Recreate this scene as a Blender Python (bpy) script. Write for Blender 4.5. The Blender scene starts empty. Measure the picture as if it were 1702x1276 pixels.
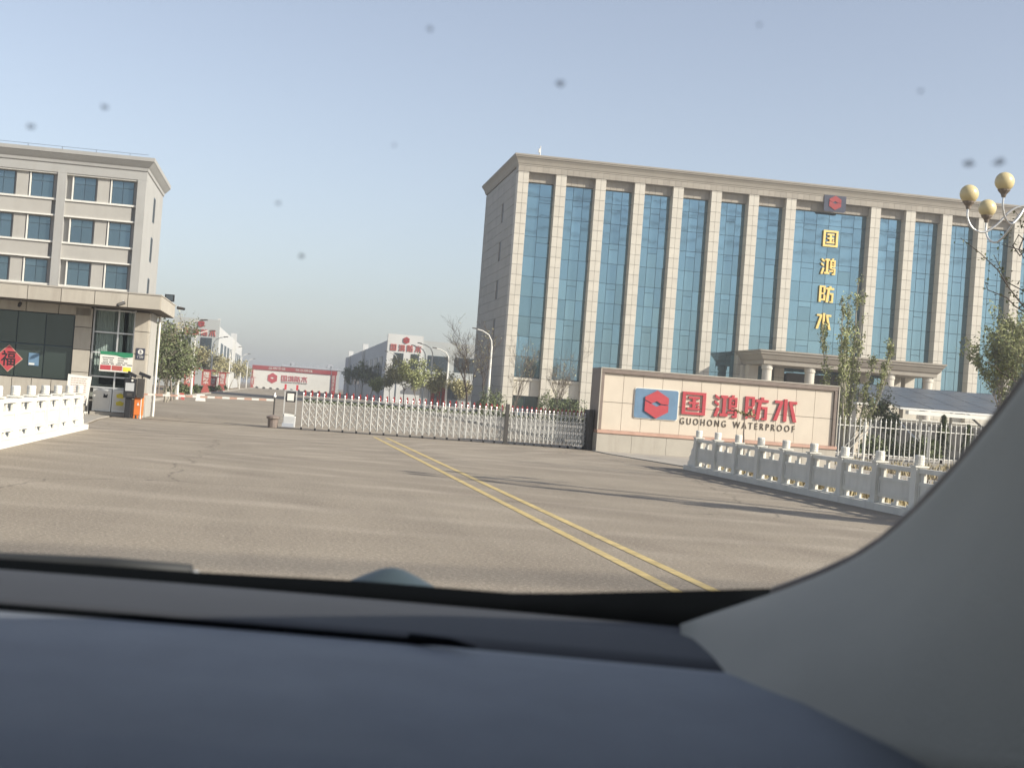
import bpy, bmesh, math, random
import numpy as np
from mathutils import Vector, Matrix
R = math.radians
sc = bpy.context.scene
COL = sc.collection

# ------------------------------------------------------------------ camera
F_PX, CAM_H, ROLL = 2300.0, 1.45, 0.075
YAW, PITCH = math.atan(378 / 2300), math.atan(28.4 / 2300)
RIGHT = Vector((math.cos(YAW), -math.sin(YAW), 0)); FWD = Vector((math.sin(YAW), math.cos(YAW), 0)); UP = Vector((0, 0, 1))
view = FWD * math.cos(PITCH) + UP * math.sin(PITCH); up0 = -FWD * math.sin(PITCH) + UP * math.cos(PITCH)
cam_x = RIGHT * math.cos(ROLL) + up0 * math.sin(ROLL); cam_y = -RIGHT * math.sin(ROLL) + up0 * math.cos(ROLL)
EYE = Vector((0, 0, CAM_H))
cd = bpy.data.cameras.new('camera'); cam = bpy.data.objects.new('camera', cd); COL.objects.link(cam)
m3 = Matrix((cam_x, cam_y, -view)).transposed()
cam.matrix_world = Matrix.Translation(EYE) @ m3.to_4x4()
cd.sensor_width = 36; cd.lens = F_PX / 1702 * 36; cd.clip_start = 0.02; cd.clip_end = 9000
cd.dof.use_dof = True; cd.dof.focus_distance = 60; cd.dof.aperture_fstop = 11.0
sc.camera = cam
# ------------------------------------------------------------------ sky, sun, exposure
SUN_AZ = Vector((0.835, -0.55, 0)).normalized(); SUN_EL = R(29)
world = bpy.data.worlds.new('World'); sc.world = world; world.use_nodes = True
wn = world.node_tree; bg = wn.nodes['Background']
sky = wn.nodes.new('ShaderNodeTexSky'); sky.sky_type = 'NISHITA'; sky.sun_disc = False
sky.sun_elevation = SUN_EL; sky.sun_rotation = math.atan2(SUN_AZ.x, SUN_AZ.y)
sky.air_density = 1.0; sky.dust_density = 1.2; sky.ozone_density = 3.0; sky.altitude = 50
hs = wn.nodes.new('ShaderNodeHueSaturation'); hs.inputs['Saturation'].default_value = 0.62      # a milky spring sky
tn = wn.nodes.new('ShaderNodeVectorMath'); tn.operation = 'MULTIPLY'; tn.inputs[1].default_value = (1.0, .97, .975)   # dusty, slightly lavender air
wn.links.new(sky.outputs[0], hs.inputs['Color']); wn.links.new(hs.outputs[0], tn.inputs[0]); wn.links.new(tn.outputs[0], bg.inputs[0]); bg.inputs[1].default_value = 0.072
sl = bpy.data.lights.new('sun', 'SUN'); sl.energy = 3.0; sl.angle = R(0.6); sl.color = (1.0, 0.93, 0.82)
so = bpy.data.objects.new('sun', sl); COL.objects.link(so)
to_sun = Vector((SUN_AZ.x * math.cos(SUN_EL), SUN_AZ.y * math.cos(SUN_EL), math.sin(SUN_EL)))
so.rotation_euler = to_sun.to_track_quat('Z', 'Y').to_euler(); so.location = (60, -40, 60)
sc.view_settings.view_transform = 'Standard'; sc.view_settings.look = 'None'
sc.view_settings.gamma = 1.0; sc.view_settings.use_curve_mapping = False
sc.view_settings.exposure = 1.3
sc.cycles.use_denoising = True; sc.cycles.max_bounces = 8; sc.cycles.transparent_max_bounces = 16
sc.cycles.volume_bounces = 0

# ------------------------------------------------------------------ helpers
def ray(x, y): return view + cam_x * ((x - 851) / F_PX) + cam_y * ((638 - y) / F_PX)
def at(x, y, Y):                      # the place at world depth Y that the photograph shows at (x, y)
    r = ray(x, y); return EYE + r * (Y / r.y)
def incar(x, y, v):                   # the same for the car, v metres ahead of the seat
    r = ray(x, y); return EYE + r * (v / r.dot(FWD))
ORG = {}
def props(o, label=None, cat=None, group=None, kind=None):
    if label: o['label'] = label
    if cat: o['category'] = cat
    if group: o['group'] = group
    if kind: o['kind'] = kind
    return o
def thing(name, label, cat, loc, group=None):
    o = bpy.data.objects.new(name, None); COL.objects.link(o); o.location = loc; o.empty_display_size = .3
    ORG[o.name] = Vector(loc); return props(o, label, cat, group)
def link(name, me, parent=None, loc=None, rot=None):
    o = bpy.data.objects.new(name, me); COL.objects.link(o)
    base = Vector((0, 0, 0))
    if parent is not None: o.parent = parent; base = ORG.get(parent.name, base)
    if loc is not None: o.location = Vector(loc) - base
    if rot is not None: o.rotation_euler = rot
    ORG[o.name] = Vector(loc) if loc is not None else base
    return o
def copy_tree(o, loc=None, parent=None):
    c = o.copy(); COL.objects.link(c); c.parent = parent
    if loc is not None: c.location = loc
    ORG[c.name] = Vector(loc) if loc is not None else Vector(c.location)
    for ch in list(o.children): copy_tree(ch, None, c)
    return c
class MB:
    def __init__(s): s.v = []; s.f = []
    def add(s, vs, fs):
        n = len(s.v); s.v += [tuple(p) for p in vs]; s.f += [tuple(n + i for i in f) for f in fs]; return s
    def box(s, x0, x1, y0, y1, z0, z1):
        return s.add([(x0,y0,z0),(x1,y0,z0),(x1,y1,z0),(x0,y1,z0),(x0,y0,z1),(x1,y0,z1),(x1,y1,z1),(x0,y1,z1)],
                     [(0,3,2,1),(4,5,6,7),(0,1,5,4),(1,2,6,5),(2,3,7,6),(3,0,4,7)])
    def hexa(s, p): return s.add(p, [(0,3,2,1),(4,5,6,7),(0,1,5,4),(1,2,6,5),(2,3,7,6),(3,0,4,7)])
    def tube(s, pts, rs, n=6, cap=True):
        pts = [Vector(p) for p in pts]
        if not isinstance(rs, (list, tuple)): rs = [rs] * len(pts)
        b = len(s.v); k = len(pts)
        for i, p in enumerate(pts):
            d = (pts[min(i+1,k-1)] - pts[max(i-1,0)]).normalized()
            a = Vector((0,0,1)) if abs(d.z) < .9 else Vector((1,0,0))
            u = d.cross(a).normalized(); w = d.cross(u)
            for j in range(n):
                t = 2*math.pi*j/n; s.v.append(tuple(p + (u*math.cos(t) + w*math.sin(t))*rs[i]))
        for i in range(k-1):
            for j in range(n):
                s.f.append((b+i*n+j, b+i*n+(j+1)%n, b+(i+1)*n+(j+1)%n, b+(i+1)*n+j))
        if cap: s.f.append(tuple(b+j for j in range(n))[::-1]); s.f.append(tuple(b+(k-1)*n+j for j in range(n)))
        return s
    def lathe(s, c, prof, n=16):      # prof: (radius, z)
        b = len(s.v); c = Vector(c)
        for r, z in prof:
            for j in range(n):
                t = 2*math.pi*j/n; s.v.append((c.x+r*math.cos(t), c.y+r*math.sin(t), c.z+z))
        for i in range(len(prof)-1):
            for j in range(n): s.f.append((b+i*n+j, b+i*n+(j+1)%n, b+(i+1)*n+(j+1)%n, b+(i+1)*n+j))
        s.f.append(tuple(b+j for j in range(n))[::-1]); s.f.append(tuple(b+(len(prof)-1)*n+j for j in range(n)))
        return s
    def ball(s, c, r, n=14, m=9, sq=1.0):
        return s.lathe(c, [(max(r*math.sin(math.pi*i/m), r*.02), -r*sq*math.cos(math.pi*i/m)) for i in range(m+1)], n)
    def plate(s, poly, y0, y1):       # outline in x,z pushed from y0 (front) to y1
        n = len(poly); b = len(s.v)
        a = sum(poly[i][0]*poly[(i+1)%n][1]-poly[(i+1)%n][0]*poly[i][1] for i in range(n))
        if a < 0: poly = poly[::-1]
        s.v += [(x, y0, z) for x, z in poly] + [(x, y1, z) for x, z in poly]
        s.f.append(tuple(b+i for i in range(n))); s.f.append(tuple(b+n+i for i in range(n))[::-1])
        for i in range(n): s.f.append((b+(i+1)%n, b+i, b+n+i, b+n+(i+1)%n))
        return s
    def flat(s, poly, z0, z1):        # outline in x,y pushed from z0 to z1
        n = len(poly); b = len(s.v)
        a = sum(poly[i][0]*poly[(i+1)%n][1]-poly[(i+1)%n][0]*poly[i][1] for i in range(n))
        if a < 0: poly = poly[::-1]
        s.v += [(x, y, z0) for x, y in poly] + [(x, y, z1) for x, y in poly]
        s.f.append(tuple(b+i for i in range(n))[::-1]); s.f.append(tuple(b+n+i for i in range(n)))
        for i in range(n): s.f.append((b+i, b+(i+1)%n, b+n+(i+1)%n, b+n+i))
        return s
    def ring(s, x0, x1, y0, y1, prof):   # a moulding round a rectangle; prof: (projection, z)
        b = len(s.v)
        for p, z in prof: s.v += [(x0-p,y0-p,z),(x1+p,y0-p,z),(x1+p,y1+p,z),(x0-p,y1+p,z)]
        k = len(prof)
        for i in range(k-1):
            for j in range(4): s.f.append((b+i*4+j, b+i*4+(j+1)%4, b+(i+1)*4+(j+1)%4, b+(i+1)*4+j))
        s.f.append((b+3,b+2,b+1,b)); s.f.append(tuple(b+(k-1)*4+j for j in range(4)))
        return s
    def mesh(s, name, mat, off=None, smooth=False):
        me = bpy.data.meshes.new(name)
        vs = s.v if off is None else [(x-off[0], y-off[1], z-off[2]) for x, y, z in s.v]
        me.from_pydata(vs, [], s.f)
        if mat is not None: me.materials.append(mat)
        if smooth: me.polygons.foreach_set('use_smooth', [True]*len(me.polygons))
        me.update(); return me
    def build(s, name, mat, parent=None, smooth=False, bevel=0, label=None, kind=None):
        off = ORG.get(parent.name) if parent is not None else None
        o = link(name, s.mesh(name, mat, off, smooth), parent)
        if bevel:
            b = o.modifiers.new('bevel', 'BEVEL'); b.width = bevel; b.segments = 2; b.limit_method = 'ANGLE'
        return props(o, label, None, None, kind)
BOXES = {}
def piece(name, size, mat, parent, centre, rot=None):    # alike box-shaped pieces share one mesh
    k = (name, tuple(round(a, 3) for a in size), mat.name)
    if k not in BOXES:
        x, y, z = size; BOXES[k] = MB().box(-x/2,x/2,-y/2,y/2,-z/2,z/2).mesh(name, mat)
    return link(name, BOXES[k], parent, centre, rot)

# ------------------------------------------------------------------ materials
def mat(name, base, rough=.8, var=.12, scale=2.0, bump=0.0, bscale=60, metallic=0.0, spec=.3, rand=0.0, island=0.0, streak=0.0, grime=(.25,.21,.17), coat=0.0):
    m = bpy.data.materials.new(name); m.use_nodes = True; nt = m.node_tree; N = nt.nodes; L = nt.links
    b = N['Principled BSDF']; b.inputs['Roughness'].default_value = rough; b.inputs['Metallic'].default_value = metallic
    b.inputs['Specular IOR Level'].default_value = spec
    if coat: b.inputs['Coat Weight'].default_value = coat; b.inputs['Coat Roughness'].default_value = .08
    tc = N.new('ShaderNodeTexCoord'); geo = N.new('ShaderNodeNewGeometry')
    pos = geo.outputs['Position']
    nz = N.new('ShaderNodeTexNoise'); nz.inputs['Scale'].default_value = scale; nz.inputs['Detail'].default_value = 8; nz.inputs['Roughness'].default_value = .62
    L.new(pos, nz.inputs['Vector'])
    mr = N.new('ShaderNodeMapRange'); mr.inputs[1].default_value = .28; mr.inputs[2].default_value = .72
    mr.inputs[3].default_value = 1-var; mr.inputs[4].default_value = 1+var; L.new(nz.outputs[0], mr.inputs[0])
    val = mr.outputs[0]
    def mul(a, src, lo, hi):
        r = N.new('ShaderNodeMapRange'); r.inputs[3].default_value = lo; r.inputs[4].default_value = hi; L.new(src, r.inputs[0])
        k = N.new('ShaderNodeMath'); k.operation = 'MULTIPLY'; L.new(a, k.inputs[0]); L.new(r.outputs[0], k.inputs[1]); return k.outputs[0]
    if rand: oi = N.new('ShaderNodeObjectInfo'); val = mul(val, oi.outputs['Random'], 1-rand, 1+rand)
    if island: val = mul(val, geo.outputs['Random Per Island'], 1-island, 1+island)
    mx = N.new('ShaderNodeVectorMath'); mx.operation = 'SCALE'; mx.inputs[0].default_value = base[:3]; L.new(val, mx.inputs['Scale'])
    colour = mx.outputs[0]
    if streak:
        mp = N.new('ShaderNodeMapping'); mp.inputs['Scale'].default_value = (2.2, 2.2, .22); L.new(pos, mp.inputs['Vector'])
        n2 = N.new('ShaderNodeTexNoise'); n2.inputs['Scale'].default_value = 1.6; n2.inputs['Detail'].default_value = 9; n2.inputs['Roughness'].default_value = .7
        L.new(mp.outputs[0], n2.inputs['Vector'])
        r2 = N.new('ShaderNodeMapRange'); r2.inputs[1].default_value = .5; r2.inputs[2].default_value = .8; r2.inputs[4].default_value = streak; L.new(n2.outputs[0], r2.inputs[0])
        mc = N.new('ShaderNodeMix'); mc.data_type = 'RGBA'; L.new(r2.outputs[0], mc.inputs['Factor']); L.new(colour, mc.inputs['A']); mc.inputs['B'].default_value = (*grime, 1)
        colour = mc.outputs['Result']
    L.new(colour, b.inputs['Base Color'])
    if bump:
        n3 = N.new('ShaderNodeTexNoise'); n3.inputs['Scale'].default_value = bscale; n3.inputs['Detail'].default_value = 4; L.new(pos, n3.inputs['Vector'])
        bp = N.new('ShaderNodeBump'); bp.inputs['Strength'].default_value = bump; bp.inputs['Distance'].default_value = .02; L.new(n3.outputs[0], bp.inputs['Height']); L.new(bp.outputs[0], b.inputs['Normal'])
    return m
def glass(name, tint, rough=.03, base=(.01,.015,.02), metallic=.75, wav=.0, rand=.12):   # coated facade glass that mirrors the sky in its own tint
    m = mat(name, tint, rough, .04, .3, 0, metallic=metallic, spec=.6, rand=rand); nt = m.node_tree
    if wav:
        b = nt.nodes['Principled BSDF']; g = nt.nodes.new('ShaderNodeNewGeometry'); n = nt.nodes.new('ShaderNodeTexNoise'); n.inputs['Scale'].default_value = .9; n.inputs['Detail'].default_value = 2
        nt.links.new(g.outputs['Position'], n.inputs['Vector']); bp = nt.nodes.new('ShaderNodeBump'); bp.inputs['Strength'].default_value = wav; bp.inputs['Distance'].default_value = .02
        nt.links.new(n.outputs[0], bp.inputs['Height']); nt.links.new(bp.outputs[0], b.inputs['Normal'])
    return m
def clear(name, tint):
    m = bpy.data.materials.new(name); m.use_nodes = True; nt = m.node_tree; nt.nodes.remove(nt.nodes['Principled BSDF'])
    t = nt.nodes.new('ShaderNodeBsdfTransparent'); t.inputs[0].default_value = (*tint, 1); nt.links.new(t.outputs[0], nt.nodes['Material Output'].inputs['Surface']); return m
M = {}
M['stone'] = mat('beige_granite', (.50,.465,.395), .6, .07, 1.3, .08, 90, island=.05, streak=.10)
M['stone_side'] = mat('shaded_granite', (.31,.29,.255), .65, .08, .9, .08, 60, island=.06, streak=.22)  # beige granite darkened: the end wall's shade is put into its colour
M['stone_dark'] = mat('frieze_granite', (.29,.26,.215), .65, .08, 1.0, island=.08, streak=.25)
M['joint'] = mat('joint_filler', (.13,.115,.10), .9)
M['panel'] = mat('sign_panel_stone', (.56,.49,.395), .55, .05, 1.5, .05, 80, rand=.03, streak=.08)
M['panel_base'] = mat('sign_base_stone', (.40,.365,.305), .6, .08, 1.5, .05, 60, rand=.04, streak=.6)
M['brown_frame'] = mat('brown_granite', (.20,.16,.135), .5, .15, 4, .05, 80, streak=.2)
M['pink_ledge'] = mat('pink_granite', (.46,.29,.22), .5, .12, 3, streak=.2)
M['paint'] = mat('off_white_render', (.345,.34,.32), .85, .06, .7, .15, 30, streak=.22)
M['paint_warm'] = mat('cream_render', (.375,.36,.325), .85, .07, .8, .15, 30, streak=.18)
M['white'] = mat('white_paint', (.66,.64,.58), .6, .05, 2, streak=.10)
M['marble'] = mat('white_marble', (.66,.64,.575), .5, .10, 2.2, .1, 40, rand=.05, streak=.45, grime=(.40,.37,.31))
M['tower_glass'] = glass('blue_coated_glass', (.178,.295,.36), .035, metallic=.85, wav=.09)
M['office_glass'] = glass('dark_blue_glass', (.125,.19,.23), .04, metallic=.75, wav=.05)
M['dark_glass'] = glass('dark_green_glass', (.045,.062,.055), .08, metallic=.35)
M['shed_glass'] = glass('shed_window_glass', (.07,.085,.095), .12, metallic=.3)
M['mullion'] = mat('dark_mullion', (.075,.11,.135), .5)
M['silver'] = mat('silver_aluminium', (.62,.62,.60), .38, .08, 3, metallic=.55)
M['steel'] = mat('bright_steel', (.60,.59,.55), .4, .15, 6, metallic=.5, rand=.12)
M['gold'] = mat('gold_letter', (.80,.58,.20), .38, .05, 2, metallic=.35)
M['red'] = mat('red_letter', (.42,.065,.075), .45, .08, 3)
M['red_dull'] = mat('dull_red', (.28,.045,.045), .6, .12, 3)
M['red_faded'] = mat('faded_red', (.40,.10,.085), .7, .12, 2)
M['blue_plate'] = mat('blue_plate', (.13,.215,.31), .5, .1, 3)
M['navy'] = mat('navy_plate', (.045,.05,.075), .5)
M['brown_letter'] = mat('brown_letter', (.085,.065,.045), .5)
M['black'] = mat('black_plastic', (.022,.022,.024), .5, .15, 8)
M['dark'] = mat('dark_metal', (.06,.055,.05), .6, .2, 6)
M['orange'] = mat('orange_paint', (.62,.17,.035), .45, .1, 5, streak=.2)
M['green'] = mat('green_print', (.03,.20,.10), .5)
M['yellow'] = mat('yellow_print', (.75,.62,.06), .6, .08, 6)
M['line'] = mat('yellow_road_paint', (.48,.37,.165), .85, .3, 4, .1, 120, streak=1.0, grime=(.30,.255,.195))
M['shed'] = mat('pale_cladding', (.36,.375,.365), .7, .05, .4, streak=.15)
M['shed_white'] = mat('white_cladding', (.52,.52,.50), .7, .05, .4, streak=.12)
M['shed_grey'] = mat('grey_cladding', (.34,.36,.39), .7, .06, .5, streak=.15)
M['brick_red'] = mat('red_paving', (.23,.105,.08), .85, .2, 2, .1, 30, streak=.25)
M['solar'] = glass('solar_cells', (.075,.085,.10), .3, metallic=.1)
M['globe'] = mat('cream_globe', (.58,.48,.26), .35, .06, 6, spec=.5)
M['tyre'] = mat('old_rubber', (.03,.03,.03), .9)
M['bark'] = mat('grey_bark', (.22,.185,.15), .95, .25, 12)
M['bark_mid'] = mat('brown_bark', (.12,.097,.078), .95, .25, 12)
M['bark_dark'] = mat('dark_bark', (.075,.06,.05), .95, .25, 12)
M['bark_pale'] = mat('pale_bark', (.33,.30,.24), .95, .2, 12)
M['leaf'] = mat('fresh_leaf', (.25,.265,.115), .6, .2, 3, island=.45)
M['leaf_dark'] = mat('evergreen_leaf', (.11,.13,.055), .55, .3, 2, island=.5)
M['leaf_olive'] = mat('budding_leaf', (.33,.30,.16), .65, .2, 2, island=.4)
M['leaf_pale'] = mat('pale_leaf', (.30,.31,.13), .65, .2, 3, island=.4)
M['dry_grass'] = mat('dry_grass', (.27,.225,.13), .9, .25, 2, island=.45)
M['soil'] = mat('dry_soil', (.22,.17,.115), .95, .25, .6, .4, 12)
M['concrete'] = mat('concrete', (.34,.31,.265), .9, .12, .8, .2, 40, streak=.0)
M['dark_window'] = mat('dark_window', (.045,.05,.055), .55, .1, 3)
M['curtain'] = mat('pale_curtain', (.62,.63,.61), .9, .1, 3)

def asphalt():
    m = bpy.data.materials.new('dusty_asphalt'); m.use_nodes = True; nt = m.node_tree; N = nt.nodes; L = nt.links
    b = N['Principled BSDF']; b.inputs['Roughness'].default_value = .88; b.inputs['Specular IOR Level'].default_value = .25
    g = N.new('ShaderNodeNewGeometry'); P = g.outputs['Position']
    def noise(scale, detail, vec=P, rough=.6, dist=0.0):
        n = N.new('ShaderNodeTexNoise'); n.inputs['Scale'].default_value = scale; n.inputs['Detail'].default_value = detail
        n.inputs['Roughness'].default_value = rough; n.inputs['Distortion'].default_value = dist; L.new(vec, n.inputs['Vector']); return n.outputs[0]
    def rng(v, a, c, lo, hi):
        r = N.new('ShaderNodeMapRange'); r.inputs[1].default_value = a; r.inputs[2].default_value = c; r.inputs[3].default_value = lo; r.inputs[4].default_value = hi; L.new(v, r.inputs[0]); return r.outputs[0]
    def mth(op, a, c):
        k = N.new('ShaderNodeMath'); k.operation = op
        for i, q in enumerate((a, c)):
            if isinstance(q, (int, float)): k.inputs[i].default_value = q
            else: L.new(q, k.inputs[i])
        return k.outputs[0]
    def mp(s, rot=0):
        q = N.new('ShaderNodeMapping'); q.inputs['Scale'].default_value = s; q.inputs['Rotation'].default_value = (0,0,rot); L.new(P, q.inputs['Vector']); return q.outputs[0]
    def mix(f, a, c):
        q = N.new('ShaderNodeMix'); q.data_type = 'RGBA'
        L.new(f, q.inputs['Factor']) if not isinstance(f, (int, float)) else None
        for k, s in (('A', a), ('B', c)):
            if isinstance(s, tuple): q.inputs[k].default_value = (*s, 1)
            else: L.new(s, q.inputs[k])
        return q.outputs['Result']
    base = mix(rng(noise(.16, 6), .35, .68, 0, 1), (.255,.215,.165), (.37,.318,.245))
    base = mix(rng(noise(.55, 7, dist=.6), .45, .75, 0, .55), base, (.31,.262,.20))
    base = mix(rng(noise(.5, 8, mp((1.0,.12,1), R(-14)), .65), .48, .72, 0, .55), base, (.17,.145,.115))
    # tyre arcs: rings about a turning centre, broken up by noise
    for (cx, cy, r0, r1, k, col, st) in ((-24, 58, 24, 40, 1.3, (.45,.39,.31), .8), (16, 62, 26, 52, 1.9, (.45,.39,.31), .6), (-16, 8, 18, 34, 2.3, (.19,.155,.12), .5)):
        v = N.new('ShaderNodeVectorMath'); v.operation = 'DISTANCE'; L.new(P, v.inputs[0]); v.inputs[1].default_value = (cx, cy, 0)
        d = mth('ADD', v.outputs['Value'], rng(noise(.07, 2), 0, 1, -3.0, 3.0))
        w = mth('SINE', mth('MULTIPLY', d, 6.283 / k), 0.0)
        band = mth('MULTIPLY', rng(w, .2, 1.0, 0, 1), mth('MULTIPLY', rng(d, r0, r0+1, 0, 1), rng(d, r1-2, r1, 1, 0)))
        f = mth('MULTIPLY', band, rng(noise(.28, 5), .38, .62, 0, st)); base = mix(f, base, col)
    grit = noise(26, 3, rough=.8); base = mix(rng(grit, .40, .62, 0, .55), base, (.12,.10,.08))
    base = mix(rng(noise(30, 2, mp((1,1,1), 1.0)), .56, .66, 0, .65), base, (.44,.385,.31))
    # fine cracks and seams
    vo = N.new('ShaderNodeTexVoronoi'); vo.feature = 'DISTANCE_TO_EDGE'; vo.inputs['Scale'].default_value = .085; vo.inputs['Randomness'].default_value = .8
    wv = N.new('ShaderNodeVectorMath'); wv.operation = 'ADD'; L.new(P, wv.inputs[0]); nn = N.new('ShaderNodeTexNoise'); nn.inputs['Scale'].default_value = .8; nn.inputs['Detail'].default_value = 5; L.new(P, nn.inputs['Vector']); L.new(nn.outputs['Color'], wv.inputs[1]); L.new(wv.outputs[0], vo.inputs['Vector'])
    base = mix(rng(vo.outputs['Distance'], .0, .003, .55, 0), base, (.09,.075,.06))
    L.new(base, b.inputs['Base Color'])
    bp = N.new('ShaderNodeBump'); bp.inputs['Strength'].default_value = .5; bp.inputs['Distance'].default_value = .012; L.new(grit, bp.inputs['Height']); L.new(bp.outputs[0], b.inputs['Normal'])
    return m
M['asphalt'] = asphalt()

# ------------------------------------------------------------------ lettering
def bar(x0, x1, z0, z1): return [(x0,z0),(x1,z0),(x1,z1),(x0,z1)]
GLYPH = {
 'guo': [bar(0,14,0,100),bar(86,100,0,100),bar(14,86,88,100),bar(14,86,0,12),bar(26,74,70,80),bar(28,72,47,57),bar(23,77,21,31),bar(43,57,31,47),bar(43,57,57,70),[(62,38),(70,44),(75,37),(67,31.5)]],
 'hong': [[(3,98),(22,86),(22,74),(3,86)],[(1,72),(20,60),(20,48),(1,60)],[(0,2),(13,0),(24,38),(12,42)],bar(28,58,84,96),bar(36,50,16,84),bar(25,60,3,16),
          [(74,100),(86,100),(84,90),(72,90)],bar(62,98,80,90),bar(62,73,36,80),bar(88,98,56,80),bar(77,84,62,72),bar(73,98,46,56),bar(73,100,32,40),bar(89,100,0,32),bar(78,89,0,9),bar(58,84,17,27)],
 'fang': [bar(0,14,0,100),bar(14,40,90,100),bar(28,41,62,90),[(28,62),(41,62),(34,54)],bar(14,34,48,57),[(30,48),(43,42),(43,20),(30,20)],bar(14,43,10,20),
          [(66,100),(80,100),(80,90),(66,90)],bar(46,100,78,90),[(56,78),(71,78),(63,0),(47,0)],bar(71,97,48,59),bar(85,97,9,48),bar(74,97,0,9)],
 'shui': [bar(44,58,0,100),bar(4,38,80,92),[(24,80),(38,80),(16,2),(0,2)],bar(66,100,80,92),[(66,80),(80,80),(102,0),(87,0)]],
}
def glyph(key, x, z, w, h, y, depth, material, parent, name='character'):
    mb = MB()
    for i, poly in enumerate(GLYPH[key]): mb.plate([(x + px*w/100, z + pz*h/100) for px, pz in poly], y - depth - .0004*i, y + .0003*i)
    return mb.build(name, material, parent)
def hex_logo(cx, cz, r, y, depth, material, parent, name='hexagon_emblem'):
    A = [(-.87,.5),(0,1),(.87,.5),(.87,.02),(.34,.05),(0,.24),(-.36,.06),(-.87,.30)]
    B = [(-.87,.22),(-.30,-.02),(0,-.16),(.30,-.02),(.87,-.04),(.87,-.5),(0,-1),(-.87,-.5)]
    mb = MB()
    for poly in (A, B): mb.plate([(cx+x*r, cz+z*r) for x, z in poly], y-depth, y)
    return mb.build(name, material, parent)
def text(body, x0, x1, z0, z1, y, depth, material, parent, name='lettering', bold=0.0, space=1.0):
    cu = bpy.data.curves.new('t', 'FONT'); cu.body = body; cu.extrude = .5; cu.offset = bold; cu.space_character = space; cu.resolution_u = 3
    o = bpy.data.objects.new('t', cu); COL.objects.link(o); dg = bpy.context.evaluated_depsgraph_get()
    me = bpy.data.meshes.new_from_object(o.evaluated_get(dg)); bpy.data.objects.remove(o); bpy.data.curves.remove(cu)
    co = np.empty(len(me.vertices)*3); me.vertices.foreach_get('co', co); co = co.reshape(-1, 3)
    lo, hi = co.min(0), co.max(0); s = (co-lo)/np.maximum(hi-lo, 1e-6); off = ORG.get(parent.name, Vector()) if parent else Vector()
    out = np.stack([x0+s[:,0]*(x1-x0)-off.x, y-depth*s[:,2]-off.y, z0+s[:,1]*(z1-z0)-off.z], 1)
    me.vertices.foreach_set('co', out.ravel()); me.materials.clear(); me.materials.append(material); me.update(); me.name = name
    return link(name, me, parent)
def round_rect(x0, x1, z0, z1, r, n=5):
    p = []
    for cx, cz, a in ((x1-r,z0+r,-90),(x1-r,z1-r,0),(x0+r,z1-r,90),(x0+r,z0+r,180)):
        for i in range(n+1): t = R(a + 90*i/n); p.append((cx+r*math.cos(t), cz+r*math.sin(t)))
    return p
# ================================================================== the setting
rnd = random.Random(7)
def sheet(name, poly, z, m, thick=0.0):
    mb = MB(); n = len(poly)
    if thick: mb.flat(poly, z-thick, z)
    else: mb.add([(x,y,z) for x,y in poly], [tuple(range(n))])
    o = mb.build(name, m); return props(o, kind='structure')
sheet('ground', [(-5000,-4000),(5000,-4000),(5000,6000),(-5000,6000)], -.03, M['soil'])
sheet('road', [(-4.9,-80),(11.0,-80),(11.0,36.2),(10.2,43.2),(10.2,48),(11.0,53),(11.0,342),(-6.8,342),(-6.8,62),(-5.3,48),(-5.3,43),(-4.9,36)], 0.0, M['asphalt'])
sheet('forecourt', [(11.0,53),(10.3,48),(95,48),(95,190),(11.0,190)], -.008, M['concrete'])
sheet('guardhouse_apron', [(-45,14),(-5.0,14),(-5.0,36),(-5.4,43),(-5.4,52),(-45,52)], .02, M['concrete'], .04)
sheet('sign_apron', [(10.3,43.0),(11.1,36.6),(19.6,36.6),(19.6,47.4),(10.3,47.4)], .02, M['concrete'], .04)
for x, y0, y1 in ((-6.95,62,340),(11.05,53,340)):
    kb = MB(); y = y0
    while y < y1: kb.box(x-.08, x+.08, y, min(y+1.98,y1), -.02, .13); y += 2
    o = kb.build('kerb', M['concrete']); props(o, kind='structure')
for i, (x, lab) in enumerate(((3.40,''),(3.78,''))):   # the double yellow line
    mb = MB(); ys = np.linspace(-20, 43.6, 60)
    for a, b in zip(ys[:-1], ys[1:]):
        j = rnd.uniform(-.008,.008); p, q = x-.011*a, x-.011*b; mb.add([(p-.056,a,.004),(p+.056,a,.004),(q+.056,b,.004),(q-.056,b,.004)], [(0,1,2,3)])
    props(mb.build('road_marking', M['line']), kind='structure')
props(MB().box(-5.2,10.2,45.60,45.65,-.01,.012).build('gate_rail', M['dark']), kind='structure')

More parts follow.
